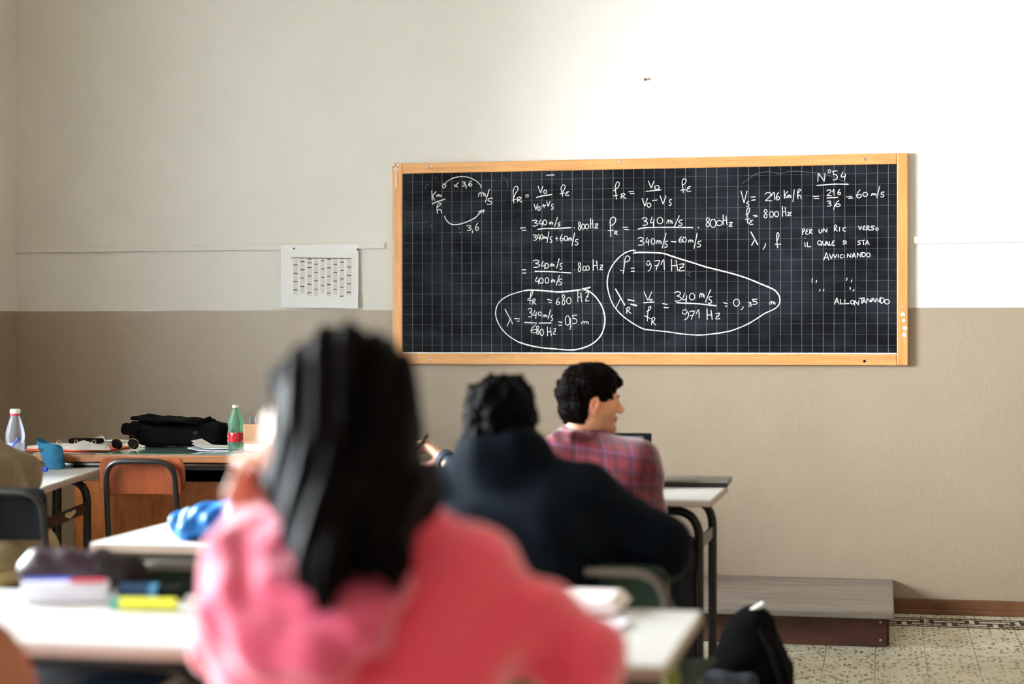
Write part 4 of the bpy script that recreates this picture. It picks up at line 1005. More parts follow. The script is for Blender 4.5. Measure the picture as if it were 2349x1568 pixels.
t = thing('highlighter', tuple((a + b) / 2), 0, 'fluorescent yellow highlighter pen lying nearest on the near left desk', 'pen')
rod('pen_body', .018, L_ * .88, .0125, M_YELLOW, par=t); rod('pen_end', 0, .02, .011, M_TEALP, par=t, zz=.0012); rod('cap', L_ * .86, L_, .0128, M_YELLOW, par=t)
q = at(210, 1545, 2.72)
t = thing('notebook', (q[0], q[1], .5885), .1, 'blue notebook lying in the dark tray under the near left desk', 'notebook')
MB().box((q[0], q[1] + .115, .603), (.16, .2, .028), Euler((0, 0, .1)), bev=.003).build('cover', M_DBLUE, t, world=True)
MB().box((q[0] + .002, q[1] + .113, .603), (.162, .196, .018), Euler((0, 0, .1))).build('page_block', M_PAPER, t, world=True)

# ------------------------------------------------------------------ things on the near right desk
a, b = NL(1200, 1412), NL(1418, 1416); c_ = (a + b) / 2; ln_ = np.linalg.norm(b - a)
t = thing('paper_pad', (c_[0], c_[1], LZ), 0, 'thick pinkish white paper pad on the desk right of the red hoodie', 'papers')
f = lambda u, v: (c_[0] - ln_ / 2 + ln_ * u, c_[1] + .02 + .14 * v, LZ + .030 + .003 * math.sin(u * 7) * (1 - v) - (.02 * max(0, u - .9) / .1))
MB().grid(f, 20, 6, .004).build('top_sheet', M_PINKP, t, world=True, smooth=60)
MB().box((c_[0], c_[1] + .09, LZ + .013), (ln_ - .01, .138, .025), bev=.008).build('page_block', M_PINKP, t, world=True)
q = NL(1330, 1432)
t = thing('open_notebook', (q[0], q[1], LZ), 0, 'thin pale notebook lying open in front of the paper pad', 'notebook')
MB().box((q[0] - .03, q[1], LZ + .003), (.24, .1, .005), Euler((0, 0, -.06)), bev=.001).build('page_block', M_PAPERB, t, world=True)
# sheet on the middle right desk
q = NL(1392, 1288)
t = thing('exercise_book', (q[0], q[1] + .05, LZ), 0, 'pale blue exercise book on the desk under the dark sleeve', 'notebook')
MB().box((q[0] - .02, q[1] + .1, LZ + .004), (.15, .2, .007), Euler((0, 0, -.05)), bev=.001).build('page_block', M_PAPERB, t, world=True)
MB().box((q[0] + .02, q[1] + .19, LZ + .02), (.06, .03, .03), bev=.005).build('eraser', M_BLUE, None); meta(bpy.data.objects['eraser'], 'small blue eraser on the exercise book under the dark sleeve', 'eraser')
bpy.data.objects['eraser'].location.z += .0025

# ------------------------------------------------------------------ laptops on the far right desk
q = on_z(1440, 1118, LZ)
t = thing('laptop', (q[0], q[1], LZ), 0, 'open black laptop with dark screen in front of the plaid shirt', 'laptop')
zc = 5.52
s0 = at(1495, 992, zc); s1 = at(1488, 1062, zc - .05)
LWd = .31; cxl = s0[0] - LWd / 2; yl = s0[1]
MB().box((cxl, yl - .14, LZ + .010), (LWd, .22, .016), bev=.004).build('keyboard_base', M_BLACKP, t, world=True)
tilt = Euler((-.16, 0, 0)); zt_ = s0[2]
hh = (zt_ - LZ - .018)
MB().box((cxl, yl - .018, LZ + .016 + hh / 2), (LWd, .008, hh / math.cos(.16)), tilt, bev=.003).build('lid', M_BLACKP, t, world=True)
MB().box((cxl - .008, yl - .0225, LZ + .018 + hh / 2), (LWd - .042, .002, hh - .022), tilt).build('screen', M_SCREEN, t, world=True)
q0, q1 = on_z(1522, 1116, LZ), on_z(1660, 1117, LZ)
t = thing('closed_laptop', ((q0[0] + q1[0]) / 2, q0[1] + .1, LZ), 0, 'closed grey laptop lying at the far right corner of the desk', 'laptop')
wl_ = q1[0] - q0[0] + .12
c_ = (q1[0] - wl_ / 2 + .015, q0[1] + .105)
MB().box((c_[0], c_[1], LZ + .0085), (wl_, .21, .014), Euler((0, 0, .02)), bev=.005).build('laptop_base', M_BLACKM, t, world=True)
MB().box((c_[0], c_[1], LZ + .0205), (wl_ + .002, .212, .009), Euler((0, 0, .02)), bev=.003).build('lid', M_GREYL, t, world=True)

# ------------------------------------------------------------------ people
def skin_mat(name, col):
    m, nt, b = base(name)
    a = nt.nodes.new('ShaderNodeAttribute'); a.attribute_name = 'Tint'
    n = noise_tex(nt, coords(nt), 45, 4)
    c = mix_col(nt, maprange(nt, n, .35, .65), tuple(x * .93 for x in col[:3]) + (1,), tuple(min(1, x * 1.06) for x in col[:3]) + (1,))
    mx = nt.nodes.new('ShaderNodeMix'); mx.data_type = 'RGBA'; mx.blend_type = 'MULTIPLY'; mx.inputs[0].default_value = 1
    nt.links.new(c, mx.inputs[6]); nt.links.new(a.outputs['Color'], mx.inputs[7]); nt.links.new(mx.outputs[2], b.inputs['Base Color'])
    b.inputs['Roughness'].default_value = .48; b.inputs['Subsurface Weight'].default_value = .08
    b.inputs['Subsurface Radius'].default_value = (.012, .004, .002)
    return m
SK1 = skin_mat('fair_skin', lin(206, 154, 128)); SK2 = skin_mat('tan_skin', lin(228, 164, 126)); SK3 = skin_mat('brown_skin', lin(120, 76, 54))
def hair_mat(name, c1, c2, rough=.42):
    m, nt, b = base(name)
    v = mapping(nt, coords(nt), (90, 90, 14)); n = noise_tex(nt, v, 1.0, 3)
    nt.links.new(mix_col(nt, maprange(nt, n, .35, .65), c1, c2), b.inputs['Base Color']); b.inputs['Roughness'].default_value = rough; b.inputs['Specular IOR Level'].default_value = .025
    bp = nt.nodes.new('ShaderNodeBump'); bp.inputs['Strength'].default_value = .5; bp.inputs['Distance'].default_value = .004
    nt.links.new(n, bp.inputs['Height']); nt.links.new(bp.outputs[0], b.inputs['Normal']); return m
H_DARK = hair_mat('dark_brown_hair', (.0014, .0008, .0008, 1), (.0042, .0024, .0022, 1), .55); H_BLACK = hair_mat('black_hair', (.0010, .0009, .0010, 1), (.0030, .0024, .0025, 1), .55)
M_EYE = mat('eye_white', lin(226, 220, 214), .2, noise=(60, .04)); M_IRIS = mat('brown_iris', lin(40, 26, 18), .15, noise=(200, .3))
M_SHOE = mat('dark_shoe', lin(30, 30, 34), .6, noise=(20, .2)); M_SOLE = mat('pale_sole', lin(190, 186, 180), .7, noise=(20, .05))

def frame_of(yaw, pitch=0, roll=0):
    """head frame: columns right, forward, up; yaw turns to the person's left (counter-clockwise)"""
    return np.array(Matrix.Rotation(yaw, 3, 'Z') @ Matrix.Rotation(pitch, 3, 'X') @ Matrix.Rotation(roll, 3, 'Y'))
def head_solid(S, c, M, s=1.0, nose=1.0, male=True):
    c = np.array(c, float)
    def P(x, y, z): return c + M @ (np.array([x, y, z]) * s)
    def E(x, y, z, a, b, d, k=.012, sub=False, rot=None): S.ell(P(x, y, z), np.array([a, b, d]) * s, M if rot is None else M @ rot, k, sub)
    E(0, -.014, .030, .074, .094, .082); E(0, .026, -.018, .062, .066, .080, .03)
    E(0, .070, -.094, .021, .020, .017, .028)                                        # chin
    for x in (-1, 1):
        S.cone(P(x * .052, .000, -.062), P(x * .018, .066, -.094), .017 * s, .014 * s, .03)   # jaw line
        E(x * .046, .052, -.018, .020, .022, .018, .02)                              # cheekbone
        S.cone(P(x * .040, .076, .020), P(x * .010, .086, .020), .009 * s, .009 * s, .014)    # brow ridge
        E(x * .031, .094, .002, .015, .014, .010, .012, True)                        # eye socket
        E(x * .031, .078, .001, .0135, .0135, .0125, .004)                           # eyeball under the lid
        E(x * .012, .100, -.030, .009, .010, .007, .006)                             # nostril wing
        # ear: rim, bowl, lobe
        ry = np.array(Matrix.Rotation(-x * .35, 3, 'Z') @ Matrix.Rotation(-.2, 3, 'X'))
        E(x * .078, -.006, -.006, .0085, .018, .031, .006, False, ry)
        E(x * .086, -.003, -.004, .006, .009, .016, .005, True, ry)
        E(x * .076, .000, -.034, .007, .010, .011, .008)
    S.cone(P(0, .084, .010), P(0, .106 * (1 + .05 * (nose - 1)), -.024), .0085 * s, .0115 * s * nose, .010)
    S.ball(P(0, .107, -.027), .0112 * s * nose, .006)
    E(0, .090, -.054, .022, .010, .0055, .006); E(0, .087, -.066, .019, .010, .0065, .006)
    S.ell(P(0, .099, -.0595), np.array([.022, .006, .0014]) * s, M, .003, True)
    return P
def add_eyes(P, M, s, par):
    for x in (-1, 1):
        c = P(x * .031, .0795, .0015)
        e = MB().lathe([(.0001, -.0118 * s), (.0083 * s, -.0083 * s), (.0118 * s, 0), (.0083 * s, .0083 * s), (.0001, .0118 * s)], n=16).build('eye', M_EYE, par, world=True, smooth=80, xf=Matrix.Translation(c))
        f = Vector(M @ np.array([0, 1, 0]))
        MB().lathe([(.0056 * s, .0108 * s), (.004 * s, .0122 * s), (.0001, .0126 * s)], n=14).build('iris', M_IRIS, e, world=True, smooth=80, xf=Matrix.Translation(c) @ f.to_track_quat('Z', 'Y').to_matrix().to_4x4())
def hand_solid(S, wrist, d, n, side=1, curl=(.5, .6, .4), s=1.0, spread=.06, thumb=.6):
    """palm, four unequal fingers with three joints, thumb from the side; n is the direction the palm faces"""
    w_, d, n = np.array(wrist, float), np.array(d, float), np.array(n, float)
    d /= np.linalg.norm(d); n -= d * (n @ d); n /= np.linalg.norm(n); l = np.cross(d, n) * side      # l points to the thumb side
    kn = []
    for i, (o, ln0) in enumerate(((.031, .088), (.0105, .092), (-.0105, .087), (-.030, .078))):
        k_ = w_ + (d * ln0 + l * o) * s; kn.append(k_)
        S.cone(w_ + (d * .012 + l * o * .55) * s, k_, .0135 * s, .0105 * s, .012)
    for i, (k_, L_) in enumerate(zip(kn, ((.040, .025, .021), (.045, .029, .023), (.042, .027, .022), (.033, .020, .019)))):
        a = 0; p = k_; base_d = d + l * spread * (1.5 - i); base_d /= np.linalg.norm(base_d)
        for j in range(3):
            a += curl[j] * (1 + .08 * i); v = base_d * math.cos(a) + n * math.sin(a); q = p + v * L_[j] * s
            S.cone(p, q, (.0088 - .0009 * j) * s, (.0082 - .001 * j) * s, .004); p = q
    b_ = w_ + (d * .022 + l * .024) * s; t1 = b_ + (d * .030 + l * .026 + n * .018 * thumb * 2) * s
    t2 = t1 + (d * .026 + l * .004 + n * .02 * thumb) * s; t3 = t2 + (d * .020 - l * .008 + n * .012 * thumb) * s
    S.cone(b_, t1, .0135 * s, .0105 * s, .01).cone(t1, t2, .0100 * s, .009 * s, .004).cone(t2, t3, .009 * s, .0072 * s, .004)
    return t3
def merge(name, parts):
    V_ = []; F_ = []; n = 0
    for v, f in parts: V_.append(v); F_.append(f + n); n += len(v)
    return quads(name, np.concatenate(V_), np.concatenate(F_))
def tint(me, fn):
    co = np.zeros(len(me.vertices) * 3, np.float32); me.vertices.foreach_get('co', co); co = co.reshape(-1, 3)
    c = np.ones((len(co), 4), np.float32); c[:, :3] = fn(co)
    at_ = me.attributes.new('Tint', 'FLOAT_COLOR', 'POINT'); at_.data.foreach_set('color', c.ravel())

def person(label, J, head, skin, top, legs_m, top_name='sweater', h_top=.008, disp=None, loose=.014, hands=(), shoes=True, legs=True, collar=None, extra_top=None, limb=1.0, face_tint=None, neck_r=.052):
    """J: world joints. One continuous body under the clothes; clothes and hair are children."""
    J = {k: np.array(v, float) for k, v in J.items()}
    yaw0 = head['M']
    t = empty('person', (J['pelvis'][0], J['pelvis'][1], 0), 0, label, 'person')
    def limbs(S, e, torso=True, lo_arm=1.0):
        if torso:
            mid = (J['pelvis'] + J['chest']) / 2; sl = (J['SR'] - J['SL']); sl /= np.linalg.norm(sl)
            S.cone(J['pelvis'] - sl * .075, J['pelvis'] + sl * .075, .105 + e, .105 + e, .08)
            S.cone(mid - sl * .06, mid + sl * .06, .100 + e, .100 + e, .09)
            S.cone(J['chest'] - sl * .075, J['chest'] + sl * .075, .105 + e, .105 + e, .09)
            S.cone(J['SL'], J['SR'], .062 + e * .7, .062 + e * .7, .07)
            for s_ in ('L', 'R'): S.cone(J['neck'], J['S' + s_], .05 + e * .5, .056 + e * .7, .06)
        for s_ in ('L', 'R'):
            S.cone(J['S' + s_], J['E' + s_], (.058 + e) * limb, (.046 + e) * limb, .035)
            W_ = J['E' + s_] + (J['W' + s_] - J['E' + s_]) * lo_arm
            S.cone(J['E' + s_], W_, (.045 + e) * limb, (.030 + e * .8) * limb, .03)
    def lower(S, e, lo=1.0):
        for s_ in ('L', 'R'):
            S.cone(J['H' + s_], J['K' + s_], .085 + e, .062 + e, .05)
            S.cone(J['K' + s_], J['K' + s_] + (J['A' + s_] - J['K' + s_]) * lo, .058 + e, .042 + e, .03)
    # body
    S = Solid(.010, .03); limbs(S, -.004)
    if legs: lower(S, -.006)
    parts = [S.surface()]
    Sh = Solid(.0035, .01)
    P = head_solid(Sh, head['c'], head['M'], head.get('s', .96), head.get('nose', 1))
    Sh.cone(P(0, -.022, -.03), J['neck'] + np.array([0, 0, -.01]), neck_r, neck_r + .006, .03)
    parts.append(Sh.surface())
    for hd in hands:
        Sd = Solid(.0028, .008); hand_solid(Sd, **hd[1]); Sd.cone(J['E' + hd[0]] * .25 + J['W' + hd[0]] * .75, hd[1]['wrist'], .029, .024, .014)
        parts.append(Sd.surface())
    me = merge('body', parts)
    Mi = head['M'].T; hc = np.array(head['c']); hs = head.get('s', .96)
    def ft(co):
        q = ((co - hc) @ Mi.T) / hs; c = np.ones((len(co), 3))
        lip = np.exp(-((q[:, 0] / .02) ** 2 + ((q[:, 1] - .094) / .014) ** 2 + ((q[:, 2] + .060) / .010) ** 2) * 1.2); c *= 1 - lip[:, None] * np.array([.12, .38, .34])
        ear = np.exp(-(((np.abs(q[:, 0]) - .082) / .014) ** 2 + ((q[:, 2] + .006) / .04) ** 2)); c *= 1 - ear[:, None] * np.array([.02, .22, .22])
        if face_tint is not None: c *= face_tint(q)
        return c
    tint(me, ft)
    link('body', me, skin, t, True, True)
    add_eyes(P, head['M'], hs, t)
    # clothes
    S = Solid(h_top, .03); limbs(S, loose, True, .93)
    if extra_top: extra_top(S, J)
    if collar:
        S.cone(J['neck'] + np.array([0, 0, -.015]), J['neck'] + (P(0, -.024, -.05) - J['neck']) * collar[0], neck_r + .022, neck_r + collar[1], .03)
        S.cone(J['neck'] + (P(0, -.024, -.05) - J['neck']) * (collar[0] * .75), J['neck'] + (P(0, -.024, -.05) - J['neck']) * (collar[0] * 1.6), neck_r + .004, neck_r + .004, .004, True)
    tp = link(top_name, S.mesh(top_name, disp), top, t, True, True)
    for s_ in ('L', 'R'):
        dv = J['W' + s_] - J['E' + s_]; dv /= np.linalg.norm(dv); p0 = J['E' + s_] + (J['W' + s_] - J['E' + s_]) * .88
        MB().tube([p0, p0 + dv * .03], [.038 * limb + loose * .9] * 2, 20).build('cuff', top, tp, world=True, smooth=50)
    if legs:
        S = Solid(.012, .03); lower(S, .012, .94); sl = (J['SR'] - J['SL']); sl /= np.linalg.norm(sl)
        S.cone(J['pelvis'] - sl * .08 - (0, 0, .02), J['pelvis'] + sl * .08 - (0, 0, .02), .112, .112, .05)
        link('trousers', S.mesh('trousers', wob(30, .004, 3)), legs_m, t, True, True)
        for s_ in ('L', 'R'):
            a = J['A' + s_]; f = J['K' + s_] - J['A' + s_]; f = np.array([J['K' + s_][0] - J['H' + s_][0], J['K' + s_][1] - J['H' + s_][1], 0]); f /= np.linalg.norm(f)
            S = Solid(.008, .03).cone((a[0], a[1], .06), (a[0], a[1], .10), .045).cone(np.array([a[0], a[1], .045]) - f * .04, np.array([a[0], a[1], .042]) + f * .15, .042, .036)
            S.cut((0, 0, .012), (0, 0, -1))
            sh = link('shoe', S.mesh('shoe'), M_SHOE, t, True, True)
            S = Solid(.008, .01).cone(np.array([a[0], a[1], .013]) - f * .045, np.array([a[0], a[1], .013]) + f * .155, .044, .039); S.cut((0, 0, .022), (0, 0, 1)); S.cut((0, 0, .002), (0, 0, -1))
            link('sole', S.mesh('sole'), M_SOLE, sh, True, True)
    return t, P, J
def seated(x, y, yaw=0, z=.50, knee=.42, w=.10, kw=.13):
    """pelvis and legs of a seated figure facing the board"""
    c, s = math.cos(yaw), math.sin(yaw)
    R2 = lambda a, b, z_: (x + a * c - b * s, y + a * s + b * c, z_)
    return dict(pelvis=R2(0, 0, z + .04), HL=R2(-w, .03, z), HR=R2(w, .03, z), KL=R2(-kw, knee, z + .01), KR=R2(kw, knee, z + .01), AL=R2(-kw, knee - .04, .09), AR=R2(kw, knee - .04, .09))
def hair_cap(S, P, M, s, back=.016, front_line=True, low=-.06):
    """short hair: a shell over the cranium with the face, ears and neck left free"""
    c = P(0, -.018, .034)
    S.ell(c, np.array([.079 + back * .55, .096 + back * .9, .088 + back]) * s, M, .02)
    S.ell(P(0, -.052, -.030), np.array([.066 + back * .4, .050 + back * .6, .062]) * s, M, .03)

# --- the person in the plaid shirt, far right, head turned to the right
hy = math.radians(9.65 - 76)
hM = frame_of(hy, math.radians(-2), 0)
hc = at(1356, 921, 5.0)
J = seated(*at(1385, 1300, 4.98)[:2], yaw=math.radians(-6), knee=.44, kw=.17)
J['KR'] = at(1562, 1300, 5.25); J['AR'] = np.array([J['KR'][0] + .02, J['KR'][1] - .02, .09]); J['KR'][2] = .51
J.update(neck=at(1322, 1010, 5.0), chest=at(1362, 1140, 4.98), SR=at(1462, 1065, 4.95), SL=at(1232, 1072, 5.03), ER=at(1492, 1205, 4.98), WR=at(1455, 1150, 5.36), EL=at(1215, 1190, 5.12), WL=at(1290, 1140, 5.40))
def plaid():
    m, nt, b = base('red_plaid_cotton'); co = coords(nt); s = nt.nodes.new('ShaderNodeSeparateXYZ'); nt.links.new(co, s.inputs[0])
    def st(v, f, wd, off=0): return math_node(nt, 'LESS_THAN', math_node(nt, 'FRACT', math_node(nt, 'ADD', math_node(nt, 'MULTIPLY', v, f), off)), wd)
    xx = math_node(nt, 'ADD', s.outputs[0], math_node(nt, 'MULTIPLY', s.outputs[1], .6))
    zz = math_node(nt, 'ADD', s.outputs[2], math_node(nt, 'MULTIPLY', s.outputs[0], .12))
    c = mix_col(nt, st(xx, 22, .34), lin(112, 14, 34), lin(84, 11, 32))
    c = mix_col(nt, math_node(nt, 'MULTIPLY', st(zz, 22, .34), .6), c, lin(70, 12, 40))
    c = mix_col(nt, math_node(nt, 'MULTIPLY', st(xx, 11, .07, .3), .35), c, lin(90, 70, 120))
    c = mix_col(nt, math_node(nt, 'MULTIPLY', st(zz, 11, .08, .3), .35), c, lin(84, 66, 120))
    nt.links.new(c, b.inputs['Base Color']); b.inputs['Roughness'].default_value = .8; b.inputs['Sheen Weight'].default_value = .7; b.inputs['Specular IOR Level'].default_value = .2; return m
def stubble(q):
    k = np.clip((-.030 - q[:, 2]) / .03, 0, 1) * np.clip((q[:, 1] - .005) / .03, 0, 1)
    k = np.maximum(k, np.exp(-((q[:, 0] / .022) ** 2 + ((q[:, 1] - .098) / .012) ** 2 + ((q[:, 2] + .047) / .006) ** 2)) * .8)
    return 1 - k[:, None] * np.array([.30, .30, .26])
fold = lambda x, y, z: .0045 * np.sin(26 * z + 34 * (x * .7 + y) + 1.5 * np.sin(11 * x)) * np.clip((1.02 - z) * 6, 0, 1) + .003 * np.sin(60 * z + 20 * x + 2 * np.sin(17 * y))
def red_collar(S, J):
    S.path([J['neck'] + v for v in ((-.058, .015, .018), (-.052, -.045, .022), (.0, -.068, .022), (.052, -.045, .012), (.060, .02, -.004))], .018, .012)
t, P, J = person('person in a red plaid shirt with short dark hair, head turned right toward the board', J, dict(c=hc, M=hM, s=.96, nose=1.1), SK2, plaid(), mat('dark_navy_trousers', lin(20, 22, 32), .8, noise=(30, .2)), 'shirt', .007, fold, .012,
    hands=[('R', dict(wrist=J['WR'] + np.array([-.0, .02, 0]), d=(-.3, 1, -.15), n=(0, 0, -1), side=-1, curl=(.25, .4, .3))), ('L', dict(wrist=J['WL'] + np.array([.0, .02, 0]), d=(.4, 1, -.15), n=(0, 0, -1), side=1, curl=(.25, .4, .3)))], extra_top=red_collar, face_tint=stubble)
def short_hair(t, P, M, s, m_, seed, curly=.0, front=.085, tuft=None, quiff=.014, h=.0035):
    S = Solid(h, .012)
    hair_cap(S, P, M, s, .014)
    S.ell(P(0, .035, .088), np.array([.066, .050, .036 + quiff]) * s, M, .02)                       # fringe volume
    if tuft:
        for a, b, r in tuft: S.cone(P(*a), P(*b), r * s, r * .5 * s, .012)
    # free the face, the ears and the nape
    up = M @ np.array([0, 0, 1.]); fw = M @ np.array([0, 1., 0])
    S.ell(P(0, .098, -.040), np.array([.085, .062, .098]) * s, M, .008, True)
    for x in (-1, 1): S.ell(P(x * .092, .004, -.012), np.array([.026, .032, .040]) * s, M, .006, True).ell(P(x * .085, .0, -.05), np.array([.034, .034, .03]) * s, M, .006, True)
    for x in (-1, 1): S.ell(P(x * .075, .060, -.050), np.array([.040, .060, .062]) * s, M, .006, True)
    S.cut(P(0, -.05, -.078), -(up * 1.0) + fw * .35, .006)
    w1 = wob(170, .0024 + curly, seed); w2 = wob(55, .003 + curly, seed + 1)
    return link('hair', S.mesh('hair', lambda x, y, z: w1(x, y, z) + w2(x, y, z)), m_, t, True, True)
short_hair(t, P, hM, .96, H_DARK, 3, tuft=[((.0, .07, .085), (.01, .100, .072), .022), ((-.03, .06, .09), (-.03, .096, .075), .020), ((-.02, -.09, .06), (-.03, -.108, .07), .022)])
for x in (-1, 1):
    MB().tube([P(x * .014, .0925, .019), P(x * .030, .0915, .023), P(x * .046, .080, .018)], [.0035, .004, .002], 8).build('eyebrow', H_DARK, t, world=True, smooth=60)

# --- the person in the dark jacket, centre, seen from behind
hM2 = frame_of(math.radians(5), math.radians(-6), 0)
J = seated(*at(1275, 1500, 3.62)[:2], yaw=math.radians(-5), knee=.44)
J.update(neck=at(1158, 1062, 3.63), chest=at(1195, 1240, 3.56), SR=at(1325, 1150, 3.60), SL=at(1035, 1162, 3.66), ER=at(1512, 1252, 3.60), WR=at(1345, 1238, 3.90), EL=at(985, 1240, 3.80), WL=at(1090, 1225, 3.98))
M_JACK = mat('dark_navy_fleece', (.0019, .0042, .0082), .85, spec=.08, noise=(18, .35), bump=(220, .5, .004))
def jcollar(S, J):
    S.path([J['neck'] + v for v in ((-.070, .03, .015), (-.072, -.03, .030), (-.03, -.072, .036), (.04, -.072, .034), (.074, -.03, .018), (.070, .04, .005))], [.026, .028, .030, .030, .028, .026], .05)
    S.cone(J['neck'] + np.array([0, -.01, -.03]), J['neck'] + np.array([0, -.015, .008]), .086, .078, .06)
    S.ell(J['chest'] + np.array([.0, 0, -.10]), (.19, .15, .2), None, .06)
t, P, J = person('person in a dark navy jacket with tousled black hair, seen from behind', J, dict(c=at(1152, 988, 3.66), M=hM2, s=.98), SK3, M_JACK, mat('black_jeans', lin(18, 18, 22), .8, noise=(30, .2)), 'jacket', .008,
    lambda x, y, z: .006 * np.sin(22 * z + 16 * x + 2 * np.sin(9 * x)) * np.sin(13 * x - 9 * z) + .003 * np.sin(70 * z + 30 * x), .026,
    hands=[('R', dict(wrist=J['WR'] + np.array([-.03, .02, -.005]), d=(-1, .6, -.1), n=(0, 0, -1), side=-1, curl=(.25, .4, .3))), ('L', dict(wrist=J['WL'] + np.array([.02, .02, -.005]), d=(.8, .6, -.1), n=(0, 0, -1), side=1, curl=(.25, .4, .3)))], extra_top=jcollar, limb=1.06)
short_hair(t, P, hM2, .98, H_BLACK, 11, curly=.0015, tuft=[((-.02, -.02, .105), (-.015, -.03, .122), .035), ((.03, .0, .105), (.045, -.01, .135), .022), ((.05, -.02, .09), (.062, -.03, .118), .014), ((-.05, -.03, .09), (-.07, -.04, .11), .022),
    ((-.06, -.04, .03), (-.072, -.05, .0), .030), ((.055, -.03, .05), (.068, -.03, .05), .03), ((-.055, -.03, .06), (-.062, -.03, .06), .03), ((.07, -.05, .02), (.084, -.06, .0), .022), ((-.04, -.09, -.03), (-.045, -.085, -.08), .034), ((.03, -.09, -.03), (.035, -.085, -.08), .034), ((0, -.1, .03), (0, -.115, .0), .03)])

# --- the person at the left edge in tan
J = seated(*at(-26, 1300, 4.98)[:2], yaw=math.radians(-6), knee=.45, kw=.16)
J['KR'] = at(72, 1268, 5.22); J['KR'][2] = .545; J['AR'] = np.array([J['KR'][0], J['KR'][1], .09])
J['HR'] = at(10, 1286, 5.0)
J.update(neck=at(-130, 960, 5.05), chest=at(-75, 1110, 5.02), SR=at(-62, 1040, 5.03), SL=at(-215, 1030, 5.12), ER=at(52, 1090, 5.12), WR=at(24, 1058, 5.50), EL=at(-240, 1110, 5.3), WL=at(-120, 1085, 5.55))
M_TAN = mat('tan_knit', lin(118, 98, 70), .85, noise=(40, .15), bump=(260, .5, .004), sheen=.15)
fd = lambda x, y, z: .006 * np.sin(40 * z - 26 * x + 2 * np.sin(15 * x))
hr = dict(wrist=J['WR'] + np.array([.0, .02, .004]), d=(-.12, 1, .02), n=(-.5, .1, -.85), side=-1, curl=(.55, .85, .5), thumb=.8)
t, P, J = person('person in a tan sweater and khaki trousers, cut off by the left edge, writing', J, dict(c=at(-120, 845, 5.12), M=frame_of(math.radians(-5), -.35), s=.95), SK1, M_TAN, mat('khaki_cotton', lin(150, 128, 88), .8, noise=(30, .12), sheen=.1), 'sweater', .007, fd, .018,
    hands=[('R', hr), ('L', dict(wrist=J['WL'] + np.array([.01, .02, 0]), d=(.5, 1, -.1), n=(0, 0, -1), side=1, curl=(.25, .4, .3)))])
short_hair(t, P, frame_of(math.radians(-5), -.35), .95, H_DARK, 21)
a, b = at(22, 1032, 5.60), at(41, 1007, 5.56)
pn = empty('pen', tuple(a), 0, 'blue pen held in the hand of the person in tan', 'pen')
MB().tube([a + (a - b) * .9, a + (a - b) * .4, b], [.0015, .0042, .0045], 12).build('pen_body', M_BLUE, pn, world=True, smooth=50)
MB().tube([b, b + (b - a) * .12], [.0047, .004], 12).build('cap', M_DBLUE, pn, world=True, smooth=50)

# --- the person hidden behind the red hoodie, only a raised writing hand in view
J = seated(*at(800, 1290, 4.72)[:2], knee=.42)
J.update(neck=at(800, 1015, 4.78), chest=at(800, 1140, 4.75), SR=at(880, 1085, 4.75), SL=at(700, 1070, 4.80), ER=at(1074, 1104, 4.90), WR=at(1022, 1054, 5.05), EL=at(660, 1130, 5.0), WL=at(740, 1140, 5.25))
hw = dict(wrist=at(1016, 1052, 5.08), d=(-.62, .25, .42), n=(-.55, -.35, -.6), side=-1, curl=(.75, .9, .6), thumb=.9, s=1.0)
t, P, J = person('person hidden behind the dark long hair, only a hand with a black pen showing', J, dict(c=at(800, 935, 4.82), M=frame_of(.05, -.15), s=.9), SK1, mat('dark_blue_sleeve', lin(14, 30, 48), .7, noise=(20, .2)), mat('black_jeans_cotton', lin(18, 18, 22), .8, noise=(30, .2)), 'jacket', .009, wob(40, .003, 9), .010,
    hands=[('R', hw), ('L', dict(wrist=J['WL'] + np.array([.02, .02, 0]), d=(.8, 1, -.1), n=(0, 0, -1), side=1, curl=(.25, .4, .3)))], limb=.68)
short_hair(t, P, frame_of(.05, -.15), .9, H_DARK, 31)
a, b = at(960, 1029, 5.10), at(979, 1001, 5.06)
pn = empty('pen', tuple(a), 0, 'black pen held up by the hand between the dark hair and the dark jacket', 'pen')
MB().tube([a + (a - b) * .8, a + (a - b) * .3, b], [.0015, .0046, .005], 12).build('pen_body', M_BLACKM, pn, world=True, smooth=50)
MB().tube([b, b + (b - a) * .12], [.005, .004], 12).build('cap', M_BLACKP, pn, world=True, smooth=50)

# --- blue jacket lying on the middle desk
def mm(px, py, z): return on_z(px, py, z)
q = mm(470, 1235, LZ)
t = thing('blue_jacket', (q[0], q[1], LZ), 0, 'bright blue jacket sleeve with a pale cuff stripe lying on the middle desk', 'jacket')
e0, e1 = mm(412, 1236, LZ), mm(560, 1240, LZ)
A = lambda s_, z, dy=0: e0 + (e1 - e0) * s_ + np.array([0, dy, z])
S = Solid(.006, .03).path([A(-.02, .040), A(.25, .042), A(.6, .052, .02), A(1.0, .062, .03), A(1.6, .06, .02)], [.036, .040, .048, .058, .06])
S.ball(A(.95, .092, .06), .046).ell(A(1.5, .06, -.0), (.12, .1, .06))
S.cut((0, 0, LZ + .002), (0, 0, -1)); S.cut(A(-.05, 0), e0 - e1)
S.ell(A(-.05, .042), (.02, .028, .028), None, .004, True)
fb = lambda x, y, z: .006 * np.sin(60 * x + 40 * z + 2 * np.sin(30 * y)) + .003 * np.sin(120 * x - 60 * z)
link('sleeve', S.mesh('sleeve', fb), M_JBLUE, t, True, True)
S = Solid(.005, .01).path([A(.02, .041), A(.3, .043)], [.044, .047]); S.cut((0, 0, LZ + .002), (0, 0, -1)); S.cut(A(.09, .04), e0 - e1); S.cut(A(.19, .04), e1 - e0)
link('cuff_stripe', S.mesh('stripe'), M_JSTRIPE, t, True, True)
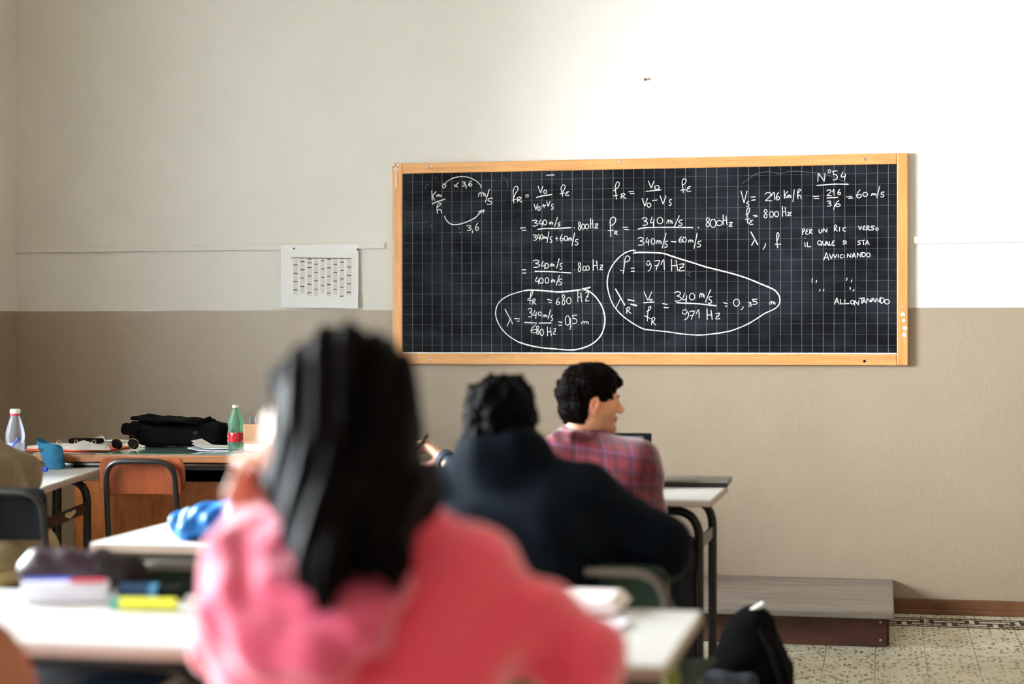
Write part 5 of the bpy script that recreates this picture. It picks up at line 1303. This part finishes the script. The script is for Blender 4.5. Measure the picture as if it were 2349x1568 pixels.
S = Solid(.007, .03).ell(A(1.05, .135, .09), (.06, .06, .055)).ell(A(1.4, .11, .07), (.09, .08, .06))
link('lining', S.mesh('lining', wob(50, .006, 3)), M_DENIM, t, True, True)

# --- the person in the red hoodie, nearest, seen from behind, head turned left
yawg = math.radians(9.65 + 62)
gM = frame_of(yawg, math.radians(-10), math.radians(9))
gc = at(748, 985, 2.10)
J = seated(*at(850, 1560, 2.03)[:2], knee=.44)
J['pelvis'] = np.array([J['pelvis'][0], J['pelvis'][1], .55])
J.update(neck=at(805, 1185, 2.06), chest=at(845, 1450, 2.06), SR=at(1035, 1335, 2.07), SL=at(620, 1330, 2.10), ER=at(1312, 1512, 2.12), WR=at(1165, 1480, 2.48), EL=at(560, 1475, 2.45), WL=at(614, 1232, 2.22))
def hoodie():
    m, nt, b = base('coral_red_fleece'); n = noise_tex(nt, coords(nt), 120, 4)
    nt.links.new(mix_col(nt, maprange(nt, n, .35, .65), (.84, .072, .128, 1), (.90, .088, .148, 1)), b.inputs['Base Color']); b.inputs['Roughness'].default_value = .85
    b.inputs['Sheen Weight'].default_value = .7; b.inputs['Sheen Roughness'].default_value = .45; b.inputs['Specular IOR Level'].default_value = .15
    bp = nt.nodes.new('ShaderNodeBump'); bp.inputs['Strength'].default_value = .3; bp.inputs['Distance'].default_value = .003
    nt.links.new(n, bp.inputs['Height']); nt.links.new(bp.outputs[0], b.inputs['Normal']); return m
M_HOOD = hoodie()
gf = lambda x, y, z: .016 * np.sin(30 * x + 15 * z + 1.8 * np.sin(8 * z + 5 * x)) * np.clip((1.0 - z) * 4, 0, 1) + .005 * np.sin(46 * z - 30 * x + np.sin(20 * x)) + .004 * np.sin(55 * x - 22 * z)
def girl_top(S, J):
    S.cone(J['chest'] + np.array([-.06, -.02, -.06]), J['pelvis'] + np.array([-.06, 0, 0]), .125, .13, .08); S.cone(J['chest'] + np.array([.06, -.02, -.06]), J['pelvis'] + np.array([.06, 0, 0]), .125, .13, .08)
t, P, J = person('person in a coral red hoodie with long dark hair, seen from behind in the foreground', J, dict(c=gc, M=gM, s=.95, nose=.9), SK1, M_HOOD, mat('dark_denim', lin(30, 36, 52), .8, noise=(40, .2)), 'hoodie', .008, gf, .020,
    hands=[('L', dict(wrist=at(612, 1212, 2.22), d=(-.05, -.30, 1), n=(.75, -.65, .1), side=-1, curl=(.5, .75, .5), thumb=.3)), ('R', dict(wrist=J['WR'] + np.array([-.02, .02, 0]), d=(-1, .7, -.1), n=(0, 0, -1), side=-1, curl=(.25, .4, .3)))], extra_top=girl_top, limb=1.0)
# hood lying on the back: stacked soft rolls
M_HOODLIT = hoodie(); M_HOODLIT.name = 'lit_hood_fleece'  # same red fleece made pinker: window light worked into its colour
for n_ in M_HOODLIT.node_tree.nodes:
    if n_.type == 'MIX': n_.inputs[6].default_value = (.64, .075, .150, 1); n_.inputs[7].default_value = (.72, .100, .185, 1)
S = Solid(.006, .018)
S.path([at(572, 1228, 2.12), at(540, 1292, 2.04), at(550, 1400, 1.96), at(620, 1480, 1.90), at(740, 1490, 1.87), at(835, 1430, 1.88), at(885, 1330, 1.93), at(905, 1240, 1.99)], [.040, .046, .050, .048, .042, .036, .030, .022])
S.path([at(600, 1195, 2.12), at(600, 1275, 2.02), at(645, 1365, 1.93), at(730, 1410, 1.895), at(805, 1370, 1.90), at(845, 1285, 1.94)], [.030, .034, .036, .034, .030, .024], .010)
S.path([at(660, 1185, 2.09), at(672, 1255, 2.00), at(725, 1310, 1.95), at(785, 1290, 1.94)], [.032, .034, .034, .03], .010)
link('hood', S.mesh('hood', lambda x, y, z: .004 * np.sin(70 * z + 50 * x + 2 * np.sin(30 * x))), M_HOODLIT, t, True, True)
# long hair: crown plus falling locks
S = Solid(.0055, .03)
hair_cap(S, P, gM, .93, .009)
S.ell(P(0, .03, .085), np.array([.068, .050, .036]) * .95, gM, .02)
S.ell(P(0, .110, -.030), np.array([.082, .066, .115]), gM, .010, True)
S.ell(P(-.060, .088, -.020), np.array([.055, .048, .110]), gM, .010, True)
locks = [([(878, 890, 2.10), (912, 975, 2.10), (905, 1070, 2.07), (940, 1165, 2.04)], [.040, .034, .034, .03]),
         ([(840, 850, 2.08), (870, 980, 2.05), (885, 1110, 2.01), (885, 1210, 1.96), (900, 1290, 1.90), (912, 1335, 1.875)], [.060, .060, .058, .044, .022, .005]),
         ([(765, 850, 2.08), (780, 980, 2.05), (790, 1100, 2.00), (795, 1200, 1.94), (775, 1290, 1.88)], [.060, .062, .062, .054, .030]),
         ([(715, 870, 2.08), (715, 980, 2.05), (725, 1100, 2.01), (742, 1210, 1.94), (748, 1300, 1.87), (745, 1378, 1.845)], [.042, .046, .048, .046, .034, .008]),
         ([(690, 930, 2.08), (680, 1020, 2.05), (672, 1110, 2.03), (690, 1185, 1.98)], [.016, .022, .026, .022]),
         ([(668, 1040, 2.06), (632, 1100, 2.06), (612, 1140, 2.07)], [.012, .012, .006]),
         ([(900, 1040, 2.10), (958, 1105, 2.10), (966, 1145, 2.08), (945, 1205, 2.02)], [.018, .024, .024, .018]),
         ([(840, 1180, 1.96), (852, 1260, 1.90), (870, 1320, 1.87)], [.044, .030, .010])]
for pts_, rs_ in locks: S.path([at(*p_) for p_ in pts_], rs_, .022)
hd = lambda x, y, z: .0045 * np.sin(150 * (x * CT + y * ST) + 5 * np.sin(9 * z) + 9 * z) + .003 * np.sin(310 * (x * CT + y * ST) + 3 * np.sin(21 * z)) + .006 * np.sin(42 * (x + y) + 4 * np.sin(8 * z))
link('hair', S.mesh('hair', hd), H_DARK, t, True, True)

# chairs under the seated people
for nm, xy, yaw_, lab, wd_ in (('g', at(850, 1560, 2.03), 0, 'school chair under the person in the coral red hoodie', M_CHAIRW),
                           ('r', at(1385, 1300, 4.98), -6, 'school chair under the person in the red plaid shirt', M_GREENP), ('w', at(800, 1290, 4.72), 0, 'school chair under the hidden person with the black pen', M_GREENP)):
    student_chair((xy[0], xy[1] + .06, 0), math.radians(yaw_), lab, wd_, M_BLACKM, zt=.72)

# --- black backpack on the floor in the aisle
q = at(1725, 1500, 4.42)
t = thing('backpack', (q[0], q[1], 0), math.radians(-12), 'black backpack with a hanging strap standing on the floor beside the desk legs', 'backpack')
RB = np.array(Matrix.Rotation(math.radians(-12), 3, 'Z'))
def B(x, y, z): v = RB @ np.array([x, y, 0]); return np.array((q[0] + v[0], q[1] + v[1], z))
S = Solid(.009, .06).box(B(-.01, 0, .17), (.25, .17, .33), RB, .06).ell(B(-.005, 0, .33), (.105, .085, .135), RB, .06).cone(B(.0, 0, .42), B(.01, 0, .448), .03, .02)
S.cut((0, 0, .003), (0, 0, -1))
link('bag_body', S.mesh('pack', wob(30, .005, 6)), M_BLACKC, t, True, True)
M_SLATEC = mat('slate_cloth', lin(44, 48, 58), .75, noise=(30, .15), bump=(260, .4, .003))
S = Solid(.008, .04).box(B(-.05, -.095, .17), (.20, .05, .26), RB, .025)
link('front_pocket', S.mesh('pocket', wob(40, .004, 7)), M_SLATEC, t, True, True)
MB().tube([B(.02, -.03, .43), B(.085, -.06, .37), B(.125, -.07, .26), B(.135, -.06, .14), B(.10, -.05, .05)], [.018, .022, .022, .02, .014], 10).build('shoulder_strap', M_BLACKC, t, world=True, smooth=60)
MB().tube([B(.0, -.03, .44), B(.012, -.03, .452), B(.024, -.03, .44)], .007, 8, fillet=.01).build('handle', M_BLACKC, t, world=True, smooth=60)
a, b = at(1722, 1402, 4.40), at(1752, 1384, 4.40)
MB().tube([a - (b - a) * .25, a, b], [.006, .0095, .0085], 12).build('pull_tab', M_CAPW, t, world=True, smooth=60)
